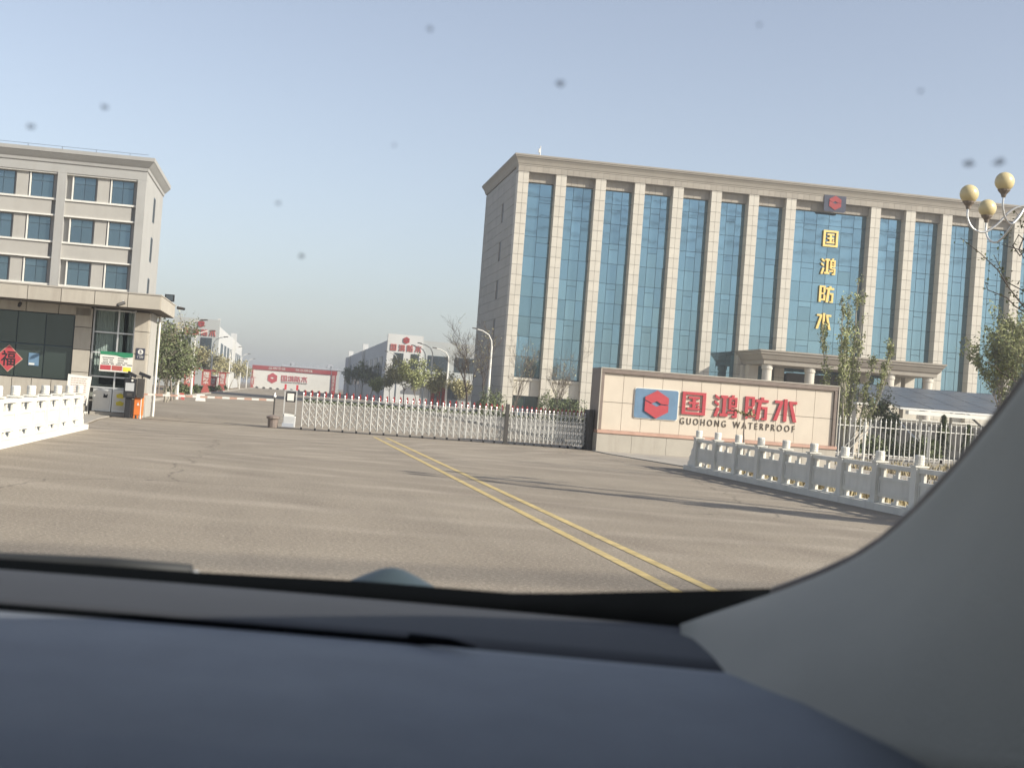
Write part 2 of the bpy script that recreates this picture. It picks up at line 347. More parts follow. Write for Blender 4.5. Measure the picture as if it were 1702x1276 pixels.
# ================================================================== main office building
def main_building():
    t = thing('office_building', 'wide beige granite office block with blue glass bays and gold characters', 'building', (48, 120, 0))
    X0, X1 = 18.9, 77.7
    MB().box(X0+.08, X1-.08, 121.2, 140, 0, 22.1).build('core_wall', M['joint'], t)
    cl = MB(); z = 0.0                          # granite courses of the end walls, real joints
    while z < 22.1:
        h = min(.9, 22.12-z); y = 121.25 - (0 if int(z/.9) % 2 else .0)
        while y < 140:
            w = min(1.2, 140-y)
            hole = any(abs((y+w/2)-127.6) < .65 and zz-.1 < z+h/2 < zz+2.3 for zz in (3.0,7.1,10.6,14.2,17.8))
            if not hole:
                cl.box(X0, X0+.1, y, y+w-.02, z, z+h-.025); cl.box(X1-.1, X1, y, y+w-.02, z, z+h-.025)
            y += 1.2
        z += .9
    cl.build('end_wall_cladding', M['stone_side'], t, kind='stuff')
    for zz in (3.0,7.1,10.6,14.2,17.8):
        w = MB().box(X0+.05, X0+.12, 127.05, 128.15, zz, zz+2.1).build('slit_window', M['mullion'], t)
        piece('pane', (.02,.92,1.9), M['dark_window'], w, (X0+.04,127.6,zz+1.05))
    cols = [18.9,22.3,25.9,29.48,33.05,36.62,40.14,43.69,51.87,55.29,58.92,62.5,66.1,69.7,73.3,76.73]
    for i, x in enumerate(cols):
        c = MB().box(x+.03, x+.92, 120.03, 121.2, 0, 21.68).build('column', M['joint'], t)
        tl = MB(); z = 0.0
        while z < 21.65:
            h = min(.9, 21.7-z)
            for k in range(2): tl.box(x+k*.475, x+k*.475+.452, 120, 120.03, z, z+h-.03)
            tl.box(x, x+.03, 120.032, 121.18, z, z+h-.022); tl.box(x+.92, x+.95, 120.032, 121.18, z, z+h-.022)
            z += .9
        tl.build('stone_cladding', M['stone'], c, kind='stuff')
    fr = MB(); x = X0-.04                        # frieze of narrow stone slabs over the columns
    while x < X1:
        w = min(.55, X1+.04-x); fr.box(x, x+w-.015, 119.96, 121.2, 21.7, 22.2); x += .55
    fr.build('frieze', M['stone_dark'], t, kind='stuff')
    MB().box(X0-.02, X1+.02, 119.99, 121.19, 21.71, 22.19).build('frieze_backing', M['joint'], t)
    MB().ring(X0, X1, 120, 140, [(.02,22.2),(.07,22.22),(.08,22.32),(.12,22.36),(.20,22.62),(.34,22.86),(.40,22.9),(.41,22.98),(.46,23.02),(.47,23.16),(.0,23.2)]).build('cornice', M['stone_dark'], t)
    # bays
    pcount = [0]; rest = MB(); rows = [20.86, 19.70] + [19.70-1.78*k for k in range(1, 10)]
    for i in range(len(cols)-1):
        a, b = cols[i]+.95, cols[i+1]
        n = 6 if b-a > 5 else (2 if i in (0, 6, 8, 14) else 3)
        fa = MB(); x = a; 
        while x < b-.01:
            w = min(.55, b-x); fa.box(x+.004, x+w-.011, 120.55, 121.2, 20.9, 21.68); x += .55
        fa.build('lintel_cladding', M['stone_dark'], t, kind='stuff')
        bay = MB().box(a+.002, b-.002, 121.02, 121.19, 3.6, 20.89).build('window_bay', M['mullion'], t)
        sill = MB().box(a+.003, b-.003, 120.5, 121.19, 3.36, 3.59).build('sill', M['stone'], t)
        sp = MB(); x = a; k = (b-a)/max(2, round((b-a)/.9))
        while x < b-.05: sp.box(x+.01, x+k-.01, 120.62, 121.18, 2.0, 3.35); x += k
        sp.build('apron_panel', M['stone'], t, kind='stuff')
        lw = MB().box(a+.01, b-.01, 120.9, 121.15, 0, 1.99).build('ground_window', M['mullion'], t)
        k = (b-a)/2
        for q in range(2): piece('pane', (k-.08,.02,1.0), M['dark_glass'], lw, (a+k*(q+.5),120.87,1.42))
        pw = (b-a)/n
        for r_ in range(10):
            z1, z0 = rows[r_], rows[r_+1]
            for c in range(n):
                mid = c == (1 if n == 3 else n-1 if n == 2 else -1) or (n == 6 and c in (1, 4))
                parts = [(z0,z1)] if not (mid and r_ % 2 == (1 if r_ < 9 else 0)) else [(z1-.52,z1),(z0,z1-.52)]
                if r_ == 0: parts = [(z0,z1)]
                for q0, q1 in parts:
                    cx, cz = a+pw*(c+.5), (q0+q1)/2
                    if pcount[0] < 300 and cx < 67:
                        o = piece('pane', (pw-.034,.025,q1-q0-.034), M['tower_glass'], bay, (cx,120.98,cz), (R(rnd.gauss(0,.22)),0,R(rnd.gauss(0,.4)))); pcount[0] += 1
                    else: rest.box(cx-pw/2+.022, cx+pw/2-.022, 120.967, 120.993, q0+.022, q1-.022)
    rest.build('glass_panes', M['tower_glass'], t, kind='stuff')
    # gold characters down the middle bay, emblem above
    for key, (px, py) in zip(('guo','hong','fang','shui'), ((1380,397),(1376,443),(1373,489),(1368,534))):
        p = at(px, py, 120.85); s = 1.42
        glyph(key, p.x-s/2, p.z-s*.53, s, s*1.06, 120.9, .18, M['gold'], t, 'gold_character')
        mb = MB()
        for ax in (-.3,.3): mb.tube([(p.x+ax,120.92,p.z),(p.x+ax,120.99,p.z)], .03, 6)
        mb.build('letter_bracket', M['dark'], t)
    p = at(1388, 337, 119.9)
    pl = MB().plate(round_rect(p.x-1.05, p.x+1.05, p.z-.86, p.z+.80, .2), 119.88, 119.95).build('emblem_plate', M['navy'], t, label='dark rounded plate with red hexagon emblem on the frieze')
    hex_logo(p.x, p.z-.03, .66, 119.878, .04, M['red_dull'], pl)
    # entrance canopy on round pillars
    cx0, cx1, cy0, cy1 = 40.6, 56.5, 114.2, 121.0
    cn = MB().ring(cx0, cx1, cy0, 119.9, [(.0,6.28),(.04,6.3),(.06,6.6),(.2,6.72),(.42,7.1),(.5,7.16),(.52,7.3),(.62,7.36),(.64,7.5),(0,7.53)]).build('entrance_canopy', M['stone_dark'], t)  # the dark stone puts the canopy's deep shade into its colour
    for x in (41.1, 45.0, 52.4, 56.0):
        MB().lathe((x,114.75,1.3), [(.5,0),(.5,.15),(.42,.2),(.42,4.5),(.48,4.6),(.48,4.97)], 20).build('pillar', M['stone'], cn, smooth=False)
    for x in (41.1, 56.0): MB().box(x-.45, x+.45, 118.3, 119.2, 0, 6.27).build('pier', M['stone'], cn)
    MB().box(40.4, 41.9, 119.3, 119.95, 0, 6.26).build('porch_wall', M['stone'], t)
    dr = MB().box(44.8, 51.8, 119.7, 119.97, 1.3, 5.9).build('entrance_door', M['dark'], t)
    for k in range(6): piece('pane', (1.05,.02,3.6), M['dark_glass'], dr, (45.4+1.16*k,119.68,3.2))
    st = MB().box(40.0, 57.0, 113.9, 119.9, -.02, 1.28).build('entrance_landing', M['concrete'], t)
    for k in range(9):
        piece('step', (15.5,.36,1.28-.14*k-.02), M['brick_red'], st, (48.4, 113.7-.36*k, (1.28-.14*k-.02)/2))
    ant = MB().tube([(21.2,123,23.2),(21.2,123,24.6)], .05, 6); ant.box(21.05,21.2,122.9,123.1,24.0,24.35); ant.build('rooftop_antenna', M['white'], t)
main_building()

# ================================================================== office building behind the guardhouse
def left_building():
    t = thing('apartment_building', 'pale rendered five storey block with paired blue windows behind guardhouse', 'building', (-25, 105, 0))
    X0, X1 = -46, -11.08
    MB().box(X0+.1, X1-.02, 105.5, 118.7, 0, 16.3).build('wall', M['paint'], t)
    MB().ring(X0, X1, 105, 118.7, [(.0,16.25),(.06,16.3),(.09,16.5),(.2,16.62),(.44,16.92),(.5,16.98),(.52,17.25),(.0,17.28)]).build('cornice', M['paint'], t)
    MB().box(X0, X1, 105.02, 105.49, 15.62, 16.24).build('frieze', M['paint'], t)
    rail = MB(); x = X0
    while x < X1: rail.tube([(x,104.9,17.25),(x,104.9,17.5)], .018, 4); x += 2.4
    rail.tube([(X0,104.9,17.49),(X1,104.9,17.49)], .012, 4); rail.build('lightning_rail', M['dark'], t)
    pil = [-46,-40.3,-34.6,-28.8,-23.1,-17.38,-11.71]
    for x in pil: MB().box(x, x+.62, 105, 105.6, 0, 15.61).build('pilaster', M['paint'], t)
    for i in range(len(pil)-1):
        a, b = pil[i]+.62, pil[i+1]
        for zt in (15.45,12.33,9.2,6.07,2.95):
            z0 = zt-1.72
            MB().box(a+.002, b-.3 if zt < 15 else b-.3, 105.22, 105.49, z0-1.18, z0-.16).build('spandrel_panel', M['paint_warm'], t)
            MB().box(a+.003, b-.003, 105.12, 105.495, z0-.14, z0-.0).build('sill', M['white'], t)
            MB().box(a+.004, b-.004, 105.10, 105.495, z0-1.3, z0-1.19).build('ledge', M['white'], t)
            if zt > 15: MB().box(a+.004, b-.004, 105.1, 105.495, zt+.06, zt+.16).build('ledge', M['white'], t)
            for x in (a+.5, a+3.22):
                if x+1.6 < -22: continue
                f = MB().box(x, x+1.56, 105.44, 105.5, z0+.01, zt).build('window', M['mullion'], t)
                for px_, w in ((x+.4,.72),(x+1.16,.72)):
                    piece('pane', (w,.02,1.12), M['office_glass'], f, (px_,105.425,z0+.60), (R(rnd.gauss(0,.3)),0,R(rnd.gauss(0,.3))))
                    piece('pane', (w,.02,.46), M['office_glass'], f, (px_,105.425,z0+1.44), (R(rnd.gauss(0,.3)),0,R(rnd.gauss(0,.3))))
                mb = MB().box(x-.09, x-.005, 105.24, 105.49, z0+.002, zt+.05); mb.build('window_reveal', M['white'], t)
            MB().box(a+2.2, a+3.05, 105.3, 105.49, z0+.003, zt+.05).build('window_pier', M['paint_warm'], t)
    for zz in (13.3,10.2,7.0,3.9):
        w = MB().box(X1-.06, X1+.01, 111.3, 112.5, zz, zz+1.9).build('slit_window', M['mullion'], t)
        piece('pane', (.02,1.05,1.75), M['dark_window'], w, (X1+.02,111.9,zz+.95))
left_building()

# ================================================================== guardhouse
def guardhouse():
    t = thing('guardhouse', 'low stone guardhouse with deep flat canopy and dark glass front', 'guardhouse', (-6.5, 46, 0))
    MB().box(-34, -4.47, 46.6, 48.7, 0, 3.46).build('wall', M['paint_warm'], t)
    cn = MB().box(-34, -4.03, 44.58, 50.1, 3.46, 3.86).build('canopy', M['joint'], t)
    x = -4.0; k = 0
    while x > -16:
        piece('fascia_panel', (.98,.06,.42), M['panel_base'], cn, (x-.49,44.55,3.68)); x -= 1.0
    for y in (45.1,46.2,47.3,48.4,49.5): piece('fascia_panel', (.05,1.08,.42), M['panel_base'], cn, (-4.0,y,3.68))
    MB().box(-34,-3.96,44.5,50.2,3.9,3.94).build('canopy_coping', M['concrete'], cn)
    MB().box(-34,-16.02,44.52,44.6,3.47,3.89).build('fascia_cladding', M['panel_base'], cn, kind='stuff')
    x = -6.75
    while x > -16: piece('header_panel', (.98,.1,.30), M['panel_base'], t, (x-.0,45.98,3.30)); x -= 1.0
    gl = MB().box(-16,-6.74,46.12,46.3,1.05,3.15).build('window_frame', M['mullion'], t)
    for i in range(9):
        for z0, z1 in ((1.08,2.1),(2.14,3.12)):
            piece('pane', (.84,.02,z1-z0), M['dark_glass'], gl, (-7.19-.87*i,46.08,(z0+z1)/2), (R(rnd.gauss(0,.3)),0,R(rnd.gauss(0,.4))))
    x = -6.72
    while x > -16: piece('plinth_panel', (.58,.12,1.03), M['panel_base'], t, (x-.3,46.02,.52)); x -= .6
    for x0, x1 in ((-6.72,-6.2),(-4.86,-4.45)):
        p = MB().box(x0+.02, x1-.02, 46.0, 46.6, 0, 3.45).build('pillar', M['joint'], t)
        z = 0
        for h in (.62,.72,.72,.72,.62):
            piece('stone_panel', (x1-x0,.06,h-.02), M['panel_base'], p, ((x0+x1)/2,45.96,z+h/2))
            if x0 > -5: piece('stone_panel', (.05,.56,h-.02), M['panel_base'], p, (x1+.0,46.27,z+h/2))
            z += h
    MB().box(-6.2,-4.86,46.5,46.6,.86,3.45).build('room_interior', M['curtain'], t)
    fr = MB()
    for x in (-6.17,-5.4,-4.9): fr.box(x-.025,x+.025,46.2,46.27,.0,3.45)
    for z in (.9,1.25,2.02,2.68,3.4): fr.box(-6.14,-4.92,46.205,46.262,z-.022,z+.022)
    fr.build('glazing_frame', M['silver'], t)
    gm = clear('guardhouse_pane', (.80,.84,.83))
    for xa, xb in ((-6.14,-5.43),(-5.37,-4.93)):
        for za, zb in ((.93,1.22),(1.28,1.99),(2.05,2.65),(2.71,3.37)):
            piece('pane', (xb-xa,.012,zb-za), gm, t, ((xa+xb)/2,46.235,(za+zb)/2))
    for i, x in enumerate((-5.95,-5.72,-5.28,-5.1)):
        mb = MB()
        for k in range(7): mb.tube([(x-.13+.045*k,46.4+.02*(k%2),1.3),(x-.13+.045*k,46.4+.02*(k%2),3.4)], .026, 5)
        mb.build('curtain', M['curtain'], t)
    MB().box(-5.9,-5.1,46.33,46.45,1.0,1.25).build('desk_monitor', M['black'], t)
    for (xa,xb) in ((-6.02,-5.44),(-5.41,-4.88)):
        lp = MB().box(xa,xb,46.1,46.18,.14,.86).build('counter_panel', M['silver'], t)
        MB().box(xa+.04,xb-.04,46.09,46.1,.2,.8).build('white_board', M['white'], lp)
        if xa < -5.5: MB().plate([(xa+.33,.58),(xa+.45,.58),(xa+.47,.70),(xa+.40,.66),(xa+.34,.72)], 46.082, 46.089).build('printed_mark', M['black'], lp)
        else:
            for zz in (.36,.6): MB().plate([(xa+.14,zz),(xa+.34,zz-.01),(xa+.38,zz+.09),(xa+.25,zz+.15),(xa+.12,zz+.1)], 46.082, 46.089).build('yellow_mark', M['yellow'], lp)
    MB().box(-6.05,-4.87,45.9,46.2,0,.12).build('doorstep', M['concrete'], t)
    MB().tube([(-4.36,48.9,0),(-4.36,48.9,3.45)], .05, 8).build('downpipe', M['white'], t)
    MB().box(-4.465,-4.42,46.62,48.68,.01,3.44).build('end_wall', M['paint_warm'], t)
guardhouse()
# things on the guardhouse
def mount(name, label, cat, loc): return thing(name, label, cat, loc)
d = mount('fortune_poster', 'red diamond paper poster with black brush character on dark glass', 'poster', (-8.78,46.05,1.95))
dx, dz, s = -8.78, at(14,595,46.05).z, .44
dx = at(14,595,46.05).x
MB().plate([(dx-s,dz),(dx,dz-s),(dx+s,dz),(dx,dz+s)], 46.05, 46.062).build('border', M['pink_ledge'], d)
MB().plate([(dx-s*.93,dz),(dx,dz-s*.93),(dx+s*.93,dz),(dx,dz+s*.93)], 46.043, 46.051).build('paper', M['red'], d)
text('福', dx-.22, dx+.22, dz-.24, dz+.24, 46.041, .004, M['black'], d, 'brush_character', bold=.012)
p = at(56, 597, 46.05)
d = mount('blue_notice', 'small pale blue notice sheet hanging on the dark glass', 'notice', (p.x,46.05,p.z))
MB().box(p.x-.16,p.x+.16,46.045,46.06,p.z-.2,p.z+.2).build('sheet', M['blue_plate'], d)
MB().box(p.x-.14,p.x+.03,46.04,46.047,p.z-.18,p.z-.12).build('white_print', M['white'], d)
MB().tube([(p.x-.1,46.05,p.z+.2),(p.x,46.05,p.z+.29),(p.x+.1,46.05,p.z+.2)], .006, 5).build('hanger', M['dark'], d)
# price board
a, b = at(167,583,45.9), at(221,592,45.9); zb = at(218,620,45.9).z
d = mount('price_board', 'white visitor notice board with green header and red and yellow blocks', 'notice board', ((a.x+b.x)/2,45.9,zb))
x0, x1, z0, z1 = a.x, b.x, zb+.0, a.z
MB().box(x0,x1,45.9,45.94,z0,z1).build('board', M['white'], d)
hd = MB().plate([(x0,z1-.10),(x0+.5,z1-.11),(x0+.75,z1-.17),(x1,z1-.13),(x1,z1),(x0,z1)], 45.893, 45.903).build('header', M['green'], d)
MB().box(x0+.03,x0+.36,45.894,45.903,z0+.05,z0+.20).build('red_block', M['red'], d)
MB().box(x0+.39,x0+.71,45.894,45.903,z0+.05,z0+.20).build('red_block', M['red_faded'], d)
MB().box(x0+.74,x1-.03,45.894,45.903,z0+.03,z0+.17).build('yellow_block', M['yellow'], d)
tx = MB()
for r_, (zz, segs) in enumerate(((z1-.20,((.08,.42),(.55,.85))),(z1-.27,((.1,.26),(.3,.4),(.55,.72))),(z1-.34,((.1,.25),(.29,.42),(.55,.7),(.74,.84))),(z0+.24,((.06,.3),(.34,.44),(.5,.66),(.7,.78),(.84,.98))))):
    for s0, s1 in segs:
        x = x0+s0*(x1-x0)
        while x < x0+s1*(x1-x0): tx.box(x, x+.02, 45.896, 45.902, zz-.013, zz+.016); x += .028
tx.build('small_print', M['dark'], d, kind='stuff')
# gate number plate
p = at(233.5, 588, 45.92)
d = mount('number_plate', 'navy plate with white number five on the guardhouse pillar', 'sign', (p.x,45.92,p.z))
MB().box(p.x-.135,p.x+.135,45.905,45.925,p.z-.18,p.z+.18).build('plate', M['navy'], d)
MB().tube([(p.x,45.905,p.z+.06),(p.x,45.898,p.z+.06)], .085, 20).build('white_disc', M['white'], d)
text('5', p.x-.035, p.x+.035, p.z+.005, p.z+.115, 45.897, .004, M['navy'], d, 'digit', bold=.02)
text('门岗', p.x-.09, p.x+.09, p.z-.14, p.z-.06, 45.904, .004, M['white'], d, 'lettering')
# cameras and floodlight on the canopy
def camera_box(name, label, p, aim, size=.3):
    d = thing(name, label, 'camera', p); q = Vector(p); aim = Vector(aim).normalized()
    MB().tube([q, q+Vector((0,0,-.0))+aim*.02, q+aim*size], [.05,.055,.05], 10).build('housing', M['dark'], d)
    MB().tube([q+aim*size*.9, q+aim*(size+.03)], .04, 10).build('lens', M['black'], d)
    MB().tube([q+aim*size*.3, q+aim*size*.3+Vector((0,.1,.1))], .015, 6).build('bracket', M['silver'], d)
pa = at(207,503,44.35); camera_box('security_camera', 'small dark camera fixed on the canopy fascia', (pa.x,44.38,pa.z), (-.7,-.5,-.35), .24)
pa = at(30,503,44.9); camera_box('security_camera', 'dome camera under the canopy above the dark glass', (pa.x,45.3,3.36), (-.1,-.6,-.5), .14)
pa = at(294,511,50.0); camera_box('security_camera', 'white capped camera on bracket at the canopy rear corner', (pa.x,50.15,pa.z), (.9,-.2,-.1), .25)
d = thing('floodlight', 'black square floodlight on top of the canopy corner', 'floodlight', (-4.1,49.2,3.94))
MB().box(-4.28,-3.96,49.15,49.3,4.0,4.24).build('lamp_housing', M['black'], d); MB().box(-4.24,-4.0,49.13,49.15,4.03,4.21).build('lens', M['shed_glass'], d); MB().tube([(-4.12,49.2,3.94),(-4.12,49.2,4.02)], .02, 6).build('bracket', M['dark'], d)

# ================================================================== warehouses
def warehouse(name, label, X0, X1, Y0, Y1, H, side, sx):
    t = thing(name, label, 'warehouse', ((X0+X1)/2, Y0, 0)); front = M['shed']
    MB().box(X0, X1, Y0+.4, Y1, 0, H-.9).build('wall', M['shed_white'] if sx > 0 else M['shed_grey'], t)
    wx = X1 if sx > 0 else X0
    y = Y0+8
    k = 0
    while y < Y1-3 and k < 36:
        w = MB().box(wx-.05 if sx > 0 else wx-.06, wx+.06 if sx > 0 else wx+.05, y, y+1.2, 2.4, 6.6).build('slit_window', M['mullion'], t)
        piece('pane', (.03,1.05,4.0), M['shed_glass'], w, (wx+.07*sx,y+.6,4.5)); y += 2.6; k += 1
        if k % 3 == 0: y += 4
    for y in np.arange(Y0+55, Y1+1, 55): MB().box(wx-.5,wx+.5,y-.5,y+.5,0,H+.1).build('buttress', M['shed_white'], t)
    return t
t = warehouse('warehouse', 'long pale warehouse with sunlit white side beyond the budding trees', -34, -9.35, 195, 300, 9.6, 0, 1)
MB().box(-15.6,-9.3,194.6,195.6,0,9.55).build('gable_front', M['shed'], t); MB().box(-34,-15.62,194.9,195.5,0,8.3).build('front_wall', M['shed'], t)
MB().box(-9.6,-9.26,194.62,195.62,9.55,9.75).build('coping', M['shed_white'], t)
for x0, x1, z0, z1 in ((-11.7,-10.2,4.9,7.0),(-14.7,-13.0,4.9,7.0),(-19.5,-16.2,3.4,7.2),(-24,-20.5,3.4,7.2)):
    w = MB().box(x0,x1,194.54 if x0 > -15.6 else 194.84,194.88 if x0 < -15.6 else 194.62,z0,z1).build('window', M['mullion'], t)
    yy = 194.52 if x0 > -15.6 else 194.82; k = (x1-x0)/2
    for q in range(2): piece('pane', (k-.08,.03,z1-z0-.12), M['shed_glass'], w, (x0+k*(q+.5),yy,(z0+z1)/2))
for i, (key, x) in enumerate(zip(('guo','hong','fang','shui'), (-14.0,-12.85,-11.7,-10.6))): glyph(key, x, 7.25, .82, .85, 194.59, .1, M['red_faded'], t)
hex_logo(-11.8, 8.85, .5, 194.59, .1, M['red_dull'], t)
t = warehouse('warehouse', 'grey warehouse with shaded side wall and red characters on its front', 13.95, 34, 195, 330, 9.6, 0, -1)
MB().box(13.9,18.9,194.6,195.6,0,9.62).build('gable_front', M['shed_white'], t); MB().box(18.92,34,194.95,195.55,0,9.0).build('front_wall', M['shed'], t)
for x0, x1, z0, z1, yy in ((14.9,16.25,4.9,7.0,194.55),(17.3,18.45,4.9,7.0,194.55),(19.75,22.65,4.9,7.0,194.9),(23.6,26.5,4.9,7.0,194.9)):
    w = MB().box(x0,x1,yy,yy+.06,z0,z1).build('window', M['mullion'], t); n = 2 if x1-x0 < 2 else 4; k = (x1-x0)/n
    for q in range(n): piece('pane', (k-.07,.03,z1-z0-.12), M['shed_glass'], w, (x0+k*(q+.5),yy-.02,(z0+z1)/2))
MB().box(19.2,30,192.6,194.94,3.3,3.7).build('door_awning', M['white'], t)
dr = MB().box(20.2,24.5,194.88,194.95,0,3.2).build('loading_door', M['mullion'], t)
for q in range(4): piece('pane', (.98,.03,2.9), M['shed_glass'], dr, (20.75+1.07*q,194.86,1.6))
for key, x in zip(('guo','hong','fang','shui'), (14.35,15.55,16.7,17.85)): glyph(key, x, 7.3, .82, .9, 194.59, .1, M['red_faded'], t)
hex_logo(16.5, 8.85, .5, 194.59, .1, M['red_dull'], t)
# slogan wall closing the far end of the road
t = thing('slogan_wall', 'white wall with red top band and red emblem closing the far road', 'wall', (2.5,340,0))
MB().box(-7.5,12.0,340,340.4,0,4.5).build('white_face', M['white'], t)
MB().box(-7.8,12.6,339.8,340.5,4.5,5.5).build('red_band', M['red_dull'], t)
MB().box(11.2,12.4,339.85,339.99,0,4.48).build('red_pier', M['red_dull'], t)
MB().box(-7.9,-7.5,339.7,340.45,0,4.48).build('end_post', M['red_dull'], t)
e = hex_logo(-2.85, 2.65, 1.28, 339.98, .06, M['red'], t)
for key, x in zip(('guo','hong','fang','shui'), (-.75,.85,2.45,4.05)): glyph(key, x, 2.15, 1.4, 1.35, 339.98, .06, M['red'], t)
text('GUOHONG WATERPROOF', -.75, 5.5, 1.72, 1.98, 339.98, .05, M['brown_letter'], t)
text('品质守信', -3.9, .1, 4.75, 5.3, 339.79, .04, M['white'], t); text('防水铸强', 2.6, 6.6, 4.75, 5.3, 339.79, .04, M['white'], t)
text('国\n鸿\n防\n水', 11.45, 12.1, .7, 4.3, 339.84, .04, M['white'], t)
for k in range(11):
    x = -6.4+1.65*k; d = thing('tyre', 'dark half sunk tyre along the foot of the white slogan wall', 'tyre', (x,338.6,0), 'tyres along the slogan wall')
    pts = [(x+.24*math.cos(a),338.6,.0+.2*math.sin(a)) for a in np.linspace(0,math.pi,11)]; MB().tube(pts, .19, 8).build('tread', M['tyre'], d)
t = thing('shed', 'low grey shed roof with vents beyond the slogan wall', 'building', (9,400,0))
MB().box(-1,15.5,400,415,0,6.4).build('wall', M['shed'], t); MB().box(-1.2,15.8,399.8,415.2,6.4,6.8).build('roof', M['shed_grey'], t)
for x in np.arange(-.5,15.5,1.9): MB().box(x,x+.25,400,400.3,6.8,7.5).build('roof_vent', M['shed_grey'], t)
MB().box(1.2,2.6,400,402,6.82,8.0).build('roof_hut', M['shed_grey'], t); MB().box(12,13.4,400,402,6.82,8.0).build('roof_hut', M['shed_grey'], t)
# ================================================================== name wall at the gate
t = thing('sign_wall', 'long cream stone name wall with brown frame and red characters', 'sign', (14.5, 45.6, 0))
SX0, SX1 = 10.37, 18.78
MB().box(SX0+.02,SX1-.02,45.12,46.35,.0,2.7).build('core', M['brown_frame'], t)
fr = MB(); fr.box(SX0,SX1,45.0,46.38,2.62,2.80); fr.box(SX0,SX0+.14,45.01,46.37,.73,2.62); fr.box(SX1-.17,SX1,45.01,46.37,.73,2.62)
fr.build('stone_frame', M['brown_frame'], t, bevel=.015)
ed = MB(); ed.box(SX0-.006,SX0+.03,44.985,45.02,.72,2.79); ed.box(SX1-.03,SX1+.006,44.985,45.02,.72,2.79); ed.box(SX0,SX1,44.985,45.02,2.772,2.806); ed.build('frame_edge', M['panel_base'], t)
MB().box(SX0-.01,SX1+.01,44.93,46.3,.62,.73).build('ledge', M['pink_ledge'], t, bevel=.01)
n = 12; pw = (SX1-.17-SX0-.14)/n
for i in range(n):
    for z0, z1 in ((.735,1.66),(1.67,2.615)):
        piece('stone_panel', (pw-.012,.05,z1-z0-.006), M['panel'], t, (SX0+.14+pw*(i+.5),45.10,(z0+z1)/2))
for i in range(7): piece('base_panel', (1.19,.3,.62), M['panel_base'], t, (SX0+.6+1.2*i,45.12,.31))
piece('base_end_panel', (.04,1.1,.62), M['panel_base'], t, (SX0-.01,45.8,.31))
pl = MB().plate(round_rect(11.6,13.09,1.22,2.2,.07), 45.03, 45.073).build('emblem_plate', M['blue_plate'], t)
MB().plate(round_rect(11.575,13.115,1.195,2.225,.08), 45.045, 45.0745).build('plate_rim', M['white'], t)
hex_logo(12.35, 1.70, .47, 45.028, .045, M['red'], pl)
for key, x in zip(('guo','hong','fang','shui'), (13.24,14.36,15.45,16.47)): glyph(key, x, 1.45, .82, .76, 45.073, .055, M['red'], t, 'red_character')
text('GUOHONG', 13.22, 14.83, 1.11, 1.33, 45.073, .02, M['brown_letter'], t, 'brown_lettering', bold=-.004, space=1.5)
text('WATERPROOF', 15.08, 17.28, 1.11, 1.33, 45.073, .02, M['brown_letter'], t, 'brown_lettering', bold=-.004, space=1.5)

